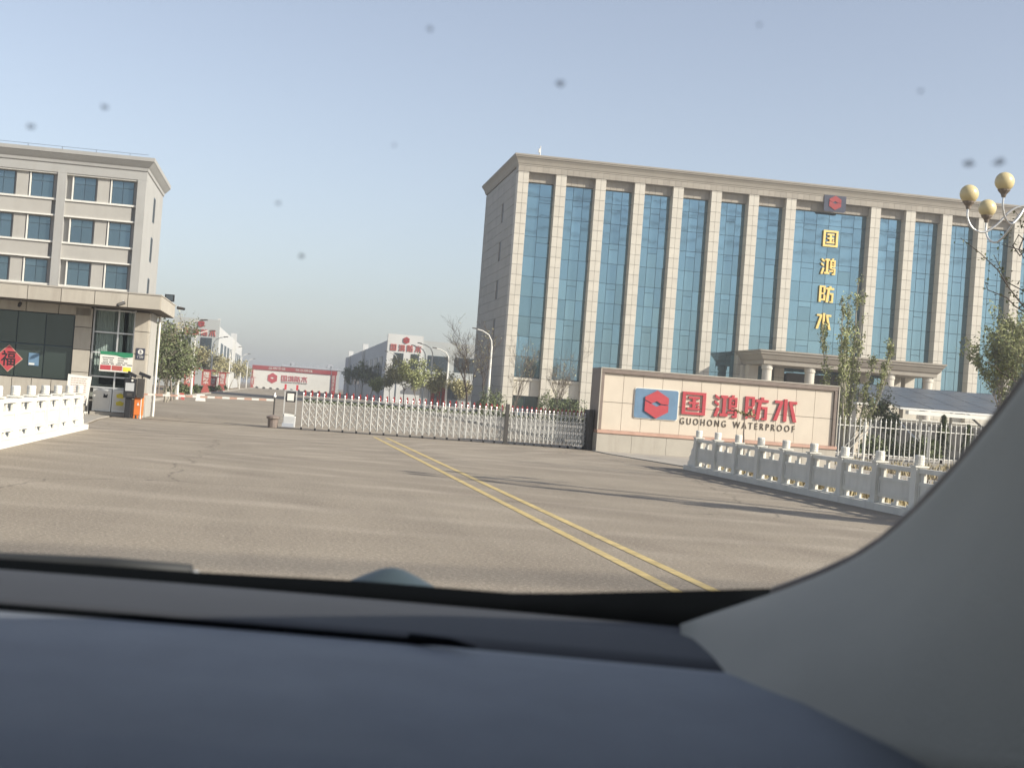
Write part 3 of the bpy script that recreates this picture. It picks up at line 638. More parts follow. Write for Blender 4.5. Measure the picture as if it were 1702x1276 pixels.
# ================================================================== folding gate
def folding_gate():
    t = thing('folding_gate', 'silver folding gate with lattice links and red tips across the entrance', 'gate', (5.2, 46.4, 0))
    # drive head
    h = MB().box(.06,.46,46.2,46.7,.05,.42).build('drive_head', M['silver'], t, bevel=.02)
    MB().box(.03,.40,46.18,46.72,.06,.18).build('bumper', M['shed_grey'], h)
    MB().hexa([(.02,46.22,.42),(.46,46.22,.42),(.46,46.68,.42),(.02,46.68,.42),(.10,46.22,.50),(.46,46.22,.46),(.46,46.68,.46),(.10,46.68,.50)]).build('hood', M['white'], h)
    fr = MB()
    for x in (.06,.44): fr.box(x-.018,x+.018,46.22,46.28,.42,1.24); fr.box(x-.018,x+.018,46.62,46.68,.42,1.24)
    fr.box(.04,.46,46.2,46.7,1.24,1.27); fr.build('head_frame', M['steel'], h)
    MB().box(.10,.40,46.25,46.65,.88,1.2).build('display_case', M['black'], h); MB().box(.14,.36,46.238,46.25,.92,1.16).build('display', M['white'], h)
    for x in (.06,.44): MB().box(x-.035,x+.035,46.4,46.5,1.27,1.45).build('red_beacon', M['red'], h)
    x = .66; i = 0; xs = []
    while x < 10.35:
        xs.append(x); x += .225 if x < 4 else (.205 if x < 6.5 else max(.125, .19-.018*(x-6.5)))
    up = MB()
    up.tube([(0,0,.10),(0,0,1.08)], .019, 6); up.tube([(0,.32,.10),(0,.32,1.08)], .019, 6); up.box(-.015,.015,0,.32,1.04,1.07); up.box(-.012,.012,0,.32,.2,.225)
    um = up.mesh('upright', M['steel'])
    fin = MB().lathe((0,0,1.08), [(.02,0),(.03,.03),(.014,.06),(.028,.1),(.02,.13),(.004,.15)], 8).mesh('finial', M['silver'])
    whl = MB().tube([(-.03,0,.045),(.03,0,.045)], .045, 10).mesh('castor', M['black'])
    tip = MB().box(-.035,.035,-.008,.008,1.10,1.25).lathe((0,0,1.25), [(.02,0),(.03,.02),(.006,.06)], 6).mesh('red_tip', M['red_dull'])
    for i, x in enumerate(xs):
        u = link('upright', um, t, (x,46.25,0)); link('finial', fin, u, (x,46.25,0))
        r_ = link('red_tip', tip, t, (x+.06,46.57,rnd.uniform(-.01,.01)))
        if i % 2 == 0: link('castor', whl, t, (x,46.25,0))
        if i+1 < len(xs):
            n = xs[i+1]; lt = MB()
            for y in (46.24,46.58):
                for z0, z1 in ((.12,.42),(.36,.66),(.60,.90),(.78,1.02)):
                    lt.tube([(x,y,z0),(n,y,z1)], .0085, 4); lt.tube([(x,y+.018,z1),(n,y+.018,z0)], .0085, 4)
                zz = 1.06; pts = [(x+(n-x)*q,y,zz+.06*math.sin(math.pi*q)) for q in np.linspace(0,1,5)]; lt.tube(pts, .008, 4)
            lt.build('lattice_link', M['steel'], t, kind='stuff')
            MB().box(x+.03,n-.03,46.40,46.425,.90,1.0).build('cross_plate', M['leaf_dark'], t)
    for x, lab in ((7.42,'dark guide post standing in the folding gate'),(10.3,'')):
        pass
folding_gate()
bpy.data.objects['folding_gate'].location.y -= .45
d = thing('guide_post', 'dark square guide post standing midway in the folding gate', 'post', (7.42,45.68,0)); MB().box(7.36,7.48,45.61,45.73,0,1.34).build('shaft', M['dark'], d); MB().box(7.33,7.51,45.58,45.76,0,.06).build('foot', M['dark'], d)
d = thing('guide_post', 'dark steel end post between folding gate and name wall', 'post', (10.24,45.7,0)); MB().box(10.16,10.32,45.4,46.2,0,1.36).build('shaft', M['dark'], d); MB().box(10.12,10.345,45.36,46.22,0,.05).build('foot', M['dark'], d)

# ================================================================== boom barrier, reader, cart
d = thing('boom_barrier', 'orange boom barrier with red and white arm down across the lane', 'barrier', (-4.55,45.65,0))
cb = MB().box(-4.66,-4.38,45.5,45.8,.10,.74).build('cabinet', M['orange'], d, bevel=.02)
for x in (-4.63,-4.52,-4.41): MB().box(x-.02,x+.02,45.51,45.55,0,.1).build('foot', M['orange'], cb)
MB().plate([(-4.57,.42),(-4.49,.42),(-4.53,.52)], 45.492, 45.502).build('warning_mark', M['white'], cb)
L0, L1 = (-4.52,.78), (-.29,.90); n = 18
for i in range(n):
    a, b = i/n, (i+1)/n
    x0, x1 = L0[0]+(L1[0]-L0[0])*a, L0[0]+(L1[0]-L0[0])*b; z0, z1 = L0[1]+(L1[1]-L0[1])*a, L0[1]+(L1[1]-L0[1])*b
    MB().hexa([(x0,45.84,z0-.032),(x1,45.84,z1-.032),(x1,45.88,z1-.032),(x0,45.88,z0-.032),(x0,45.84,z0+.032),(x1,45.84,z1+.032),(x1,45.88,z1+.032),(x0,45.88,z0+.032)]).build('arm_stripe', M['white'] if i % 2 else M['pink_ledge'], d)
d = thing('arm_rest', 'thin arm rest post in a brown planter beside the gate head', 'post', (-.26,45.88,0))
MB().lathe((-.26,45.88,0), [(.16,0),(.17,.28),(.22,.30),(.22,.36),(.12,.40),(.05,.42)], 12).build('planter_base', M['brown_frame'], d)
MB().tube([(-.26,45.91,.4),(-.26,45.91,1.0)], .025, 8).build('post', M['dark'], d); MB().lathe((-.26,45.91,.98), [(.03,0),(.055,.04),(.03,.1),(.01,.16)], 8).build('fork', M['silver'], d)
d = thing('plate_reader', 'black number plate reader kiosk with screen and two cameras', 'kiosk', (-4.8,45.400,0))
MB().box(-4.92,-4.74,45.350,45.600,0,.66).build('pedestal', M['black'], d, bevel=.01); hb = MB().box(-4.99,-4.62,45.300,45.570,.64,1.26).build('screen_box', M['black'], d, bevel=.015)
MB().box(-4.94,-4.67,45.290,45.302,.86,1.12).build('screen', M['silver'], hb); MB().box(-4.88,-4.72,45.290,45.302,.70,.80).build('speaker_grille', M['dark'], hb)
MB().tube([(-4.74,45.303,1.2),(-4.74,45.290,1.2)], .035, 12).build('lamp', M['white'], hb)
MB().box(-4.60,-4.38,45.430,45.630,.66,1.28).build('rear_box', M['dark'], d, bevel=.01); MB().tube([(-4.44,45.530,0),(-4.44,45.530,.66)], .035, 10).build('white_post', M['white'], d)
for x, y, l in ((-4.86,45.430,.26),(-4.52,45.500,.36)):
    c = MB().hexa([(x-.06,y-.06,1.40),(x+l-.06,y-.06,1.28),(x+l-.06,y+.06,1.28),(x-.06,y+.06,1.40),(x-.03,y-.06,1.50),(x+l-.03,y-.06,1.38),(x+l-.03,y+.06,1.38),(x-.03,y+.06,1.50)]).build('camera_head', M['black'], d)
    MB().tube([(x+.06,y,1.24),(x+.06,y,1.40)], .02, 6).build('camera_stem', M['dark'], c)
d = thing('notice_cart', 'white printed notice board leaning on a small wheeled cart', 'notice board', (-6.35,45.2,0))
bo = MB().hexa([(-6.72,45.22,.34),(-6.06,45.22,.30),(-6.06,45.26,.30),(-6.72,45.26,.34),(-6.72,45.36,1.26),(-6.0,45.36,1.22),(-6.0,45.4,1.22),(-6.72,45.4,1.26)]).build('board', M['white'], d)
tx = MB()
for k in range(11):
    z = 1.14-.07*k; y = 45.218+.15*(z-.32); x = -6.62
    while x < -6.16: w = rnd.uniform(.03,.1); tx.box(x,x+w,y-.006,y+.01,z-.012,z+.010); x += w+.02
tx.build('printed_lines', M['pink_ledge'], bo)
fm = MB()
for x in (-6.7,-6.1): fm.tube([(x,45.2,.1),(x,45.2,.34),(x,45.5,1.2)], .016, 6); fm.tube([(x,45.2,.12),(x,45.62,.12)], .016, 6)
fm.tube([(-6.7,45.2,.34),(-6.1,45.2,.34)], .016, 6); fm.tube([(-6.7,45.2,.12),(-6.1,45.2,.12)], .016, 6); fm.build('frame', M['dark'], d)
for x, y in ((-6.7,45.2),(-6.1,45.2),(-6.7,45.62),(-6.1,45.62)): MB().tube([(x-.02,y,.07),(x+.02,y,.07)], .055, 12).build('wheel', M['white'], d)
MB().box(-6.55,-6.2,45.3,45.5,.1,.2).build('counterweight', M['tyre'], d)

# ================================================================== marble balustrades (run along y)
def balustrade(label, x, ys, face):
    t = thing('stone_balustrade', label, 'balustrade', (x, (ys[0]+ys[-1])/2, 0))
    lo, hi = min(ys), max(ys)
    pb = MB(); y = lo-.35
    while y < hi+.5: pb.box(x-.2,x+.2,y,min(y+2.0,hi+.55)-.008,-.02,.12); y += 2.0
    pb.build('plinth', M['marble'], t)
    post = MB().box(-.10,.10,-.10,.10,.12,.85); post.box(-.125,.125,-.125,.125,.85,.875)
    pm = post.mesh('post', M['marble'])
    cap = MB().lathe((0,0,.875), [(.07,0),(.085,.015),(.085,.05),(.078,.055),(.085,.06),(.085,.10),(.078,.105),(.085,.11),(.085,.165),(.07,.18)], 14).mesh('post_cap', M['marble'])
    L = abs(ys[1]-ys[0])-.20; h = L/2
    pn = MB(); s = .055
    pn.box(-s,s,-h,h,.75,.83); pn.box(-s+.01,s-.01,-h,h,.24,.60); pn.box(-s,s,-h,h,.12,.14)
    for z0, z1 in ((.14,.24),(.60,.75)):
        for a, b in ((-h,-h+.15),(-.06,.06),(h-.15,h)): pn.box(-.018,.018,a,b,z0-.0,z1)
        for a in (-h+.15, .06): pn.box(-.016,.016,a+.002,a+.11,z0,z0+(z1-z0)*.38)
    fr = .03
    for q in (-s-.004, s-.006): pn.box(q,q+.01,-h+.06,h-.06,.29,.31); pn.box(q,q+.01,-h+.06,h-.06,.54,.56); pn.box(q,q+.01,-h+.06,-h+.08,.31,.54); pn.box(q,q+.01,h-.08,h-.06,.31,.54)
    pnm = pn.mesh('panel', M['marble'])
    for i, y in enumerate(ys):
        p = link('post', pm, t, (x,y,0), (0,0,R(rnd.uniform(-.6,.6)))); link('post_cap', cap, p, (x,y,0))
        if i+1 < len(ys): link('panel', pnm, t, (x,(y+ys[i+1])/2,0))
    ye = hi+.10                                   # drum stone closing the far end
    prof = [(ye,.12),(ye+.52,.12),(ye+.52,.2),(ye+.40,.26),(ye+.40,.34),(ye+.28,.42),(ye+.26,.52),(ye+.14,.60),(ye+.12,.70),(ye,.78)]
    mb = MB(); n = len(prof); mb.v = [(x-.07,a,b) for a, b in prof]+[(x+.07,a,b) for a, b in prof]
    mb.f = [tuple(range(n))[::-1], tuple(range(n,2*n))]+[(i,(i+1)%n,n+(i+1)%n,n+i) for i in range(n)]
    mb.build('drum_stone', M['marble'], t); return t
balustrade('sunlit white marble balustrade running up to the guardhouse', -4.8, [34.35-1.6*k for k in range(20)], 1)
balustrade('white marble balustrade in shade beside the name wall and lamp', 10.72, [34.7-1.58*k for k in range(20)], -1)

# ================================================================== white picket fence beyond the name wall
t = thing('picket_fence', 'white steel picket fence right of the name wall', 'fence', (30,57,0))
pk = MB().tube([(0,0,.1),(0,0,1.72)], .022, 6); pk.lathe((0,0,1.72), [(.022,0),(.045,.04),(.02,.09),(.004,.2)], 6); pm = pk.mesh('picket', M['white'])
x = 19.2
while x < 37: link('picket', pm, t, (x,57,0)); x += .235
for z in (.3,1.5): MB().tube([(19.1,57.03,z),(37.1,57.03,z)], .022, 6).build('rail', M['white'], t)
x = 19.1
while x < 37.2: MB().box(x-.05,x+.05,57.03,57.13,-.03,1.7).build('post', M['white'], t); x += 3.0
for k, x in enumerate((23.9,24.2)):
    MB().tube([(x,56.9,.3),(x+.9,56.3,1.6)], .02, 6).build('brace', M['white'], t)

# ================================================================== solar carport
t = thing('solar_carport', 'sloping solar panel carport roof behind the white picket fence', 'carport', (38,74,0))
cx0, cx1 = 32.7, 48.0
def slope(y): return 2.72+(y-70)*(4.02-2.72)/8
rf = MB().hexa([(cx0,70,slope(70)-.12),(cx1,70,slope(70)-.12),(cx1,78,slope(78)-.12),(cx0,78,slope(78)-.12),(cx0,70,slope(70)-.03),(cx1,70,slope(70)-.03),(cx1,78,slope(78)-.03),(cx0,78,slope(78)-.03)]).build('roof_frame', M['silver'], t)
for i in range(8):
    for j in range(4):
        x0, x1 = cx0+.03+1.9*i, cx0+.03+1.9*i+1.84; y0, y1 = 70.03+2*j, 70.03+2*j+1.86
        if x1 > cx1: continue
        MB().hexa([(x0,y0,slope(y0)-.02),(x1,y0,slope(y0)-.02),(x1,y1,slope(y1)-.02),(x0,y1,slope(y1)-.02),(x0,y0,slope(y0)+.02),(x1,y0,slope(y0)+.02),(x1,y1,slope(y1)+.02),(x0,y1,slope(y1)+.02)]).build('solar_panel', M['solar'], rf)
MB().box(cx0+.4,cx1,69.8,70.2,2.35,2.55).build('gutter_beam', M['white'], t)
for x in (34.2,39.2,44.2):
    MB().tube([(x,70.6,0),(x,70.6,2.6)], .09, 8).build('column', M['white'], t); MB().tube([(x,77,0),(x,77,3.7)], .09, 8).build('column', M['white'], t)
    MB().tube([(x,70.6,.9),(x,76.8,3.4)], .06, 6).build('strut', M['silver'], t)
d = thing('low_wall', 'low cream wall under the solar carport', 'wall', (41,80,0)); MB().box(33,52,80,80.3,0,2.1).build('wall_face', M['paint_warm'], d); MB().box(32.95,52,79.95,80.35,2.1,2.2).build('coping', M['white'], d)
d = thing('gate_pier', 'small cream block beside the red steps behind the tree', 'pier', (29.6,68,0)); p = at(1435,682,68); MB().box(p.x-.35,p.x+.35,68,68.6,0,p.z+.3).build('shaft', M['panel'], d); MB().box(p.x-.4,p.x+.4,67.95,68.65,p.z+.3,p.z+.4).build('cap', M['white'], d)

# ================================================================== lamps
def street_lamp(label, x, y, h, way, group):
    d = thing('street_lamp', label, 'street lamp', (x,y,0), group)
    MB().tube([(x,y,0),(x,y,h*.82)], [.11,.07], 8).build('pole', M['white'], d)
    pts = [(x,y,h*.80),(x+way*.05,y,h*.88),(x+way*.28,y,h*.945),(x+way*.75,y,h*.985),(x+way*1.25,y,h)]
    MB().tube(pts, [.06,.055,.05,.045,.04], 6).build('arm', M['white'], d)
    MB().hexa([(x+way*1.1-.04,y-.11,h-.03),(x+way*1.55,y-.11,h+.02),(x+way*1.55,y+.11,h+.02),(x+way*1.1-.04,y+.11,h-.03),(x+way*1.1-.02,y-.08,h+.06),(x+way*1.5,y-.08,h+.09),(x+way*1.5,y+.08,h+.09),(x+way*1.1-.02,y+.08,h+.06)]).build('lamp_head', M['dark'], d)
num = ['first','second','third','fourth','fifth','sixth','seventh','eighth','ninth','tenth','eleventh','twelfth','thirteenth','fourteenth','fifteenth','sixteenth']
for i, (px_, y, h) in enumerate(((295,88,5.0),(318,112,5.2),(349,152,6.0),(379,200,6.2),(398,250,6.3),(409,300,6.3))):
    street_lamp(f'{num[i]} white curved street lamp from the guardhouse in the row before the sunlit warehouse', at(px_,640,y).x, y, h, 1, 'street lamps along the far road')
for i, (px_, y, h) in enumerate(((811,100,6.5),(741,122,5.6),(714,130,6.2),(702,140,6.3),(656,158,6.0),(548,320,5.9))):
    lab = ['white curved street lamp beside the shaded end of the office block','white street lamp between bare tree and grey warehouse window','white curved street lamp standing before the grey warehouse awning','white street lamp at the corner of the lettered warehouse gable','white curved street lamp before the lettered gable windows','small white street lamp in front of the slogan wall'][i]
    street_lamp(lab, at(px_,660,y).x, y, h, -1, 'street lamps along the far road')
# globe lamp over the balustrade
d = thing('globe_lamp', 'ornate lamp with cream globes on curled arms at the right edge', 'street lamp', (11.62,20.3,0))
gx, gy = 11.62, 20.3
MB().lathe((gx,gy,0), [(.22,0),(.22,.3),(.14,.4),(.12,.9),(.09,1.0),(.075,4.4),(.11,4.5),(.11,4.6),(.13,4.7),(.13,5.1),(.15,5.12),(.2,5.2),(.06,5.32),(.02,5.5)], 14).build('pole', M['bark'], d)
for ang, zz in ((212,.12),(173,.02),(106,.0),(40,.0),(332,.05),(275,.1)):
    c, s = math.cos(R(ang)), math.sin(R(ang)); r_ = 1.18; top = 5.05+zz
    pts = [(.08,5.0),(.24,5.14),(.48,5.05),(.7,4.80),(.9,4.66),(1.08,4.70),(r_,4.86),(r_,top-.05)]
    pts = pts[:-1]+[(r_,top-.02-zz)]; tt = np.linspace(0,7,29); pa = np.array(pts); cr = []
    for q in tt:
        j = min(int(q),6); f = q-j; p0, p1, p2, p3 = pa[max(j-1,0)], pa[j], pa[j+1], pa[min(j+2,7)]; cr.append(.5*(2*p1+(p2-p0)*f+(2*p0-5*p1+4*p2-p3)*f*f+(3*p1-p0-3*p2+p3)*f**3))
    MB().tube([(gx+c*a,gy+s*a,b+zz*min(a/r_,1)) for a, b in cr], .017, 8).build('arm', M['silver'], d, smooth=True)
    MB().tube([(gx+c*a,gy+s*a,b) for a, b in ((.1,4.55),(.3,4.35),(.42,4.5),(.34,4.68),(.24,4.6))], .012, 6).build('scroll', M['dark'], d)
    MB().lathe((gx+c*r_,gy+s*r_,top), [(.03,-.05),(.045,0),(.09,.05),(.095,.07)], 12).build('socket', M['bark'], d)
    g = MB().ball((gx+c*r_,gy+s*r_,top+.19), .147, 22, 14, 1.0).build('globe', M['globe'], d, smooth=True)

# ================================================================== red road banners
for i, (px_, y, h, w) in enumerate(((313,118,2.15,.85),(341,134,2.15,.85),(353,150,1.6,.75),(368,168,2.2,.8),(418,325,2.4,.8))):
    p = at(px_, 650, y); lab = ['large','second','short','fourth','farthest'][i]
    d = thing('banner_stand', f'{lab} red banner stand with white lettering along the far kerb', 'banner', (p.x,y,0), 'red banner stands along the road')
    MB().box(p.x-w/2,p.x+w/2,y,y+.12,.75,h).build('panel', M['red_faded'], d); MB().box(p.x-w/2-.18,p.x+w/2+.4,y-.05,y+.17,h,h+.1).build('cap', M['red_dull'], d)
    MB().plate([(p.x-w*.5,.05),(p.x+w*.5,.05),(p.x+w*.2,.74),(p.x-w*.2,.74)], y-.04, y+.16).build('base', M['red_faded'], d)
    text('国\n鸿\n防\n水', p.x-w*.34, p.x+w*.34, .9, h-.12, y-.001, .02, M['white'], d, bold=.02)
d = thing('banner_stand', 'red banner stand among shrubs before the grey warehouse', 'banner', at(729,655,128), 'red banner stands along the road'); p = at(729,655,128)
for s in (-.55,0,.45): MB().box(p.x+s-.15,p.x+s+.15,128,128.12,0,2.5).build('panel', M['red_faded'], d)
MB().box(p.x-.9,p.x+.9,127.9,128.2,2.5,2.6).build('cap', M['red_dull'], d)
# flower trough line right of the lane
for i, (px_, c) in enumerate(((286,'white'),(300,'red'),(333,'white'))):
    p = at(px_,662,88); d = thing('road_block', ['white plastic road block beside the far lane kerb','small red road block between two white ones','white road block farther along the lane kerb'][i], 'road block', (p.x,88,0), 'road blocks by the kerb')
    w = (.55,.22,.3)[i]; MB().hexa([(p.x-w,88,0),(p.x+w,88,0),(p.x+w,88.4,0),(p.x-w,88.4,0),(p.x-w*.8,88.12,.42),(p.x+w*.8,88.12,.42),(p.x+w*.8,88.28,.42),(p.x-w*.8,88.28,.42)]).build('body', M['white'] if c == 'white' else M['red_faded'], d)

# ================================================================== plants
def make_tree(name, label, loc, h, trunk, spread, seed, bark, leafm, nleaf, leaf, group=None, stems=1, upward=.6, levels=3, kids=5, r0=None, cat='tree', clump=.35, lean=0):
    rg = random.Random(seed); loc = Vector(loc); d = thing(name, label, cat, loc, group); mb = MB(); tips = []
    r0 = r0 or h*.016
    def limb(p, dr, ln, r, lv):
        pts = [p]; rs = [r]; n = 4 if lv < 2 else 3; q = p.copy(); dd = dr.copy()
        for i in range(n):
            dd = (dd + Vector((rg.gauss(0,.13),rg.gauss(0,.13),rg.gauss(0,.08)+.07*upward))).normalized(); q = q + dd*(ln/n); pts.append(q.copy()); rs.append(max(r*(1-.75*(i+1)/n), .004))
        mb.tube(pts, rs, 6 if lv == 0 else (5 if lv == 1 else 3), cap=False)
        if lv >= levels: tips.append(pts); return
        for k in range(kids if lv else kids+2):
            f = rg.uniform(.25,1.0) if lv else rg.uniform(.35 if trunk < .2 else .55,1.0); i = min(int(f*n), n-1); s = pts[i].lerp(pts[i+1], f*n-i)
            a = rg.uniform(0,6.283); out = Vector((math.cos(a),math.sin(a),0)); nd = (dd*upward + out*rg.uniform(.45,1.0)*spread + Vector((0,0,.25*upward))).normalized()
            limb(s, nd, ln*rg.uniform(.45,.72), max(rs[i]*.55,.006), lv+1)
        tips.append(pts[-2:])
    for s in range(stems):
        a = rg.uniform(0,6.283); dr = Vector((math.cos(a)*(.22*spread if stems > 1 else .03)+lean, math.sin(a)*(.22*spread if stems > 1 else .03), 1)).normalized()
        limb(loc+Vector((math.cos(a),math.sin(a),0))*(.08 if stems > 1 else 0)-Vector((0,0,.05)), dr, h*(.62 if stems == 1 else rg.uniform(.5,.72)), r0*(1 if stems == 1 else .6), 0)
    zmax = max(v[2] for v in mb.v)-loc.z; k = h/zmax
    mb.v = [(loc.x+(x-loc.x)*(.5+.5*k), loc.y+(y-loc.y)*(.5+.5*k), loc.z+(z-loc.z)*k) for x, y, z in mb.v]
    mb.build('trunk', bark, d)
    if nleaf:
        lf = MB(); segs = [t_ for t_ in tips]
        for i in range(nleaf):
            t_ = rg.choice(segs); j = rg.randrange(len(t_)-1); c = t_[j].lerp(t_[j+1], rg.random())
            c = Vector((loc.x+(c.x-loc.x)*(.5+.5*k), loc.y+(c.y-loc.y)*(.5+.5*k), loc.z+(c.z-loc.z)*k))+Vector((rg.gauss(0,clump*.3),rg.gauss(0,clump*.3),rg.gauss(0,clump*.3)))
            u = Vector((rg.gauss(0,1),rg.gauss(0,1),rg.gauss(0,1))).normalized(); w = u.cross(Vector((rg.gauss(0,1),rg.gauss(0,1),rg.gauss(0,1)))).normalized()
            s = leaf*rg.uniform(.6,1.3)
            lf.add([c-u*s, c+w*s*.45, c+u*s, c-w*s*.45], [(0,1,2,3)])
        lf.build('crown', leafm, d)
    return d
def gx_(px_, Y): return at(px_, 680, Y).x
# roadside rows
k = 0
for i, y in enumerate((104,118,131,144,158,172,187,203,220,238,258,280,304,328)):
    make_tree('roadside_tree', f'{num[i]} budding tree from the guardhouse along the far kerb', (-8.6+rnd.uniform(-.5,.5),y,0), rnd.uniform(4.4,5.4), .3, .75, 50+i, M['bark_pale'] if i % 3 else M['bark'], M['leaf_olive'] if i > 1 else M['leaf'], 1000 if y < 200 else 800, .12 if y < 200 else .17, 'budding trees along the far kerb', upward=.8, levels=3, kids=5, clump=.5)
for i, (px_, y, h, lm) in enumerate(((694,118,4.9,'leaf'),(672,132,5.0,'leaf_olive'),(648,146,4.4,'leaf_olive'),(627,150,3.0,'leaf_pale'),(728,126,4.3,'leaf_olive'),(762,122,3.2,'leaf_olive'),(612,210,6,'leaf_dark'),(598,235,5.8,'leaf_dark'),(588,262,5.8,'leaf_dark'),(578,300,6,'leaf_dark'))):  # leaf_dark trees carry the warehouse's shade in their leaf colour
    lab = ['tall yellow green budding tree before the lettered gable','wide budding tree between two lamps before the gable','budding tree at the near corner of the grey warehouse','low pale shrub tree at the grey warehouse corner','budding tree below the large warehouse window','low budding tree below the warehouse awning','first dark tree along the shaded warehouse side','second dark tree along the shaded warehouse side','third dark tree along the shaded warehouse side','farthest dark tree along the shaded warehouse side'][i]
    make_tree('roadside_tree', lab, (gx_(px_,y),y,0), h, .2, .85, 80+i, M['bark'], M[lm], 2300 if y < 160 else 1300, .11 if y < 160 else .2, 'trees before the grey warehouse', upward=.75, kids=5, clump=.55)
make_tree('evergreen_tree', 'dense dark green tree right beside the guardhouse', (gx_(274,76),76,0), 4.9, .1, .7, 11, M['bark_pale'], M['leaf_dark'], 4200, .09, stems=4, upward=.7, clump=.6)
make_tree('evergreen_tree', 'dark green tree behind the first white lamp', (gx_(287,86),86,0), 3.6, .1, .75, 12, M['bark_pale'], M['leaf_dark'], 3600, .10, stems=4, upward=.7, clump=.6)
make_tree('bare_tree', 'thin grey tree with sparse buds above the guardhouse corner', (gx_(284,82),82,0), 5.4, .3, .6, 13, M['bark'], M['leaf_olive'], 900, .07, upward=.9, clump=.3)
make_tree('bare_tree', 'large bare tree with spreading twigs left of the office block', (gx_(776,80),80,0), 6.3, .4, .9, 21, M['bark_dark'], M['leaf_olive'], 120, .06, upward=.75, levels=4, kids=5, r0=.12)
make_tree('bare_tree', 'bare tree in the shade at the office block end wall', (gx_(801,104),104,0), 7.6, .3, .45, 22, M['bark_dark'], M['leaf_olive'], 200, .07, upward=1.1, levels=4, kids=4, r0=.12)
make_tree('bare_tree', 'bare forked tree before the first corner column', (gx_(852,108),108,0), 7.0, .1, .45, 23, M['bark_mid'], M['leaf_olive'], 300, .06, stems=2, upward=1.1, levels=4, kids=4, r0=.12)
make_tree('bare_tree', 'bare forked tree before the second glass bay', (gx_(921,108),108,0), 7.0, .1, .6, 24, M['bark_mid'], M['leaf_olive'], 300, .06, stems=3, upward=1.0, levels=4, kids=4, r0=.12)
def poplar(label, x, y, h, w, seed, nst, nleaf, leaf, bark=None):
    rg = random.Random(seed); d = thing('poplar_tree', label, 'tree', (x,y,0)); mb = MB(); lf = MB(); tw = []
    for s in range(nst):
        a = 6.283*s/nst+rg.uniform(-.3,.3); q = w*rg.uniform(.25,1.0) if s else .1; hh = h*(1-.38*(q/w)**1.3)*rg.uniform(.92,1.0) if s else h
        f = Vector((x+math.cos(a)*.07,y+math.sin(a)*.07,-.05)); e = Vector((x+math.cos(a)*q,y+math.sin(a)*q,hh)); pts = []
        for k in range(8):
            t_ = k/7; p = f.lerp(e, t_); p.x += (math.cos(a)*q)*.35*math.sin(t_*3.14)*.6+rg.gauss(0,.03); p.y += (math.sin(a)*q)*.35*math.sin(t_*3.14)*.6+rg.gauss(0,.03); pts.append(p)
        r0 = .055 if s else .085; mb.tube(pts, [r0*(1-.88*k/7) for k in range(8)], 6, cap=False)
        for k in range(26):
            t_ = rg.uniform(.22,.98); j = min(int(t_*7),6); p = pts[j].lerp(pts[j+1], t_*7-j); b = rg.uniform(0,6.283); ln = rg.uniform(.35,1.0)*(1.1-t_*.6)
            e2 = p+Vector((math.cos(b)*.42,math.sin(b)*.42,1)).normalized()*ln; m_ = p.lerp(e2,.5)+Vector((rg.gauss(0,.04),rg.gauss(0,.04),0)); mb.tube([p,m_,e2], [.012,.009,.004], 3, cap=False); tw.append((p,m_,e2))
    mb.build('trunk', bark or M['bark_pale'], d)
    for i in range(nleaf):
        t3 = rg.choice(tw); u_ = rg.random(); c = (t3[0].lerp(t3[1],u_*2) if u_ < .5 else t3[1].lerp(t3[2],u_*2-1))+Vector((rg.gauss(0,.07),rg.gauss(0,.07),rg.gauss(0,.07)))
        u = Vector((rg.gauss(0,1),rg.gauss(0,1),rg.gauss(0,1))).normalized(); v = u.cross(Vector((rg.gauss(0,1),rg.gauss(0,1),rg.gauss(0,1)))).normalized(); s_ = leaf*rg.uniform(.5,1.3); lf.add([c-u*s_,c+v*s_*.5,c+u*s_,c-v*s_*.5],[(0,1,2,3)])
    lf.build('crown', M['leaf'], d)
poplar('tall slender tree with fresh green leaves beside the name wall', gx_(1408,62), 62, 8.5, 2.0, 31, 13, 8000, .066)
poplar('slender tree outside the right edge casting the long shadow over the road', 15.6, 16.3, 8.6, .55, 36, 7, 6000, .09)
make_tree('leafy_tree', 'green leafing tree at the right edge above the carport', (gx_(1672,60),60,0), 7.9, .2, .62, 32, M['bark'], M['leaf'], 8500, .095, stems=4, upward=.9, levels=3, kids=5, r0=.14, clump=.35)
make_tree('bare_tree', 'young bare tree behind the white pickets near the carport corner', (gx_(1476,64),64,0), 3.6, .2, .5, 33, M['bark_dark'], M['leaf_dark'], 1500, .08, stems=2, upward=.8, clump=.3)
def conifer(label, x, y, h, seed):
    rg = random.Random(seed); d = thing('conifer', label, 'tree', (x,y,0), 'low conifers behind the pickets'); MB().tube([(x,y,-.03),(x,y,h)], [.07,.01], 6).build('trunk', M['bark_dark'], d); lf = MB()
    for i in range(1600):
        f = rg.random()**.7; z = .25+f*(h-.2); r_ = (1-f)*h*.34*(.75+.25*math.sin(z*9))+.05; a = rg.uniform(0,6.283); q = rg.uniform(.5,1)**.5*r_
        c = Vector((x+math.cos(a)*q,y+math.sin(a)*q,z-.12*q)); o = Vector((math.cos(a),math.sin(a),-.35)); w = o.cross(Vector((0,0,1))).normalized(); s = rg.uniform(.08,.16)
        lf.add([c-o*s,c+w*s*.3,c+o*s,c-w*s*.3],[(0,1,2,3)])
    lf.build('crown', M['leaf_dark'], d)
conifer('low dark conifer under the carport roof', gx_(1570,63), 63, 2.3, 41); conifer('small conifer right of the low conifer under the carport', gx_(1612,62), 62, 1.9, 42)
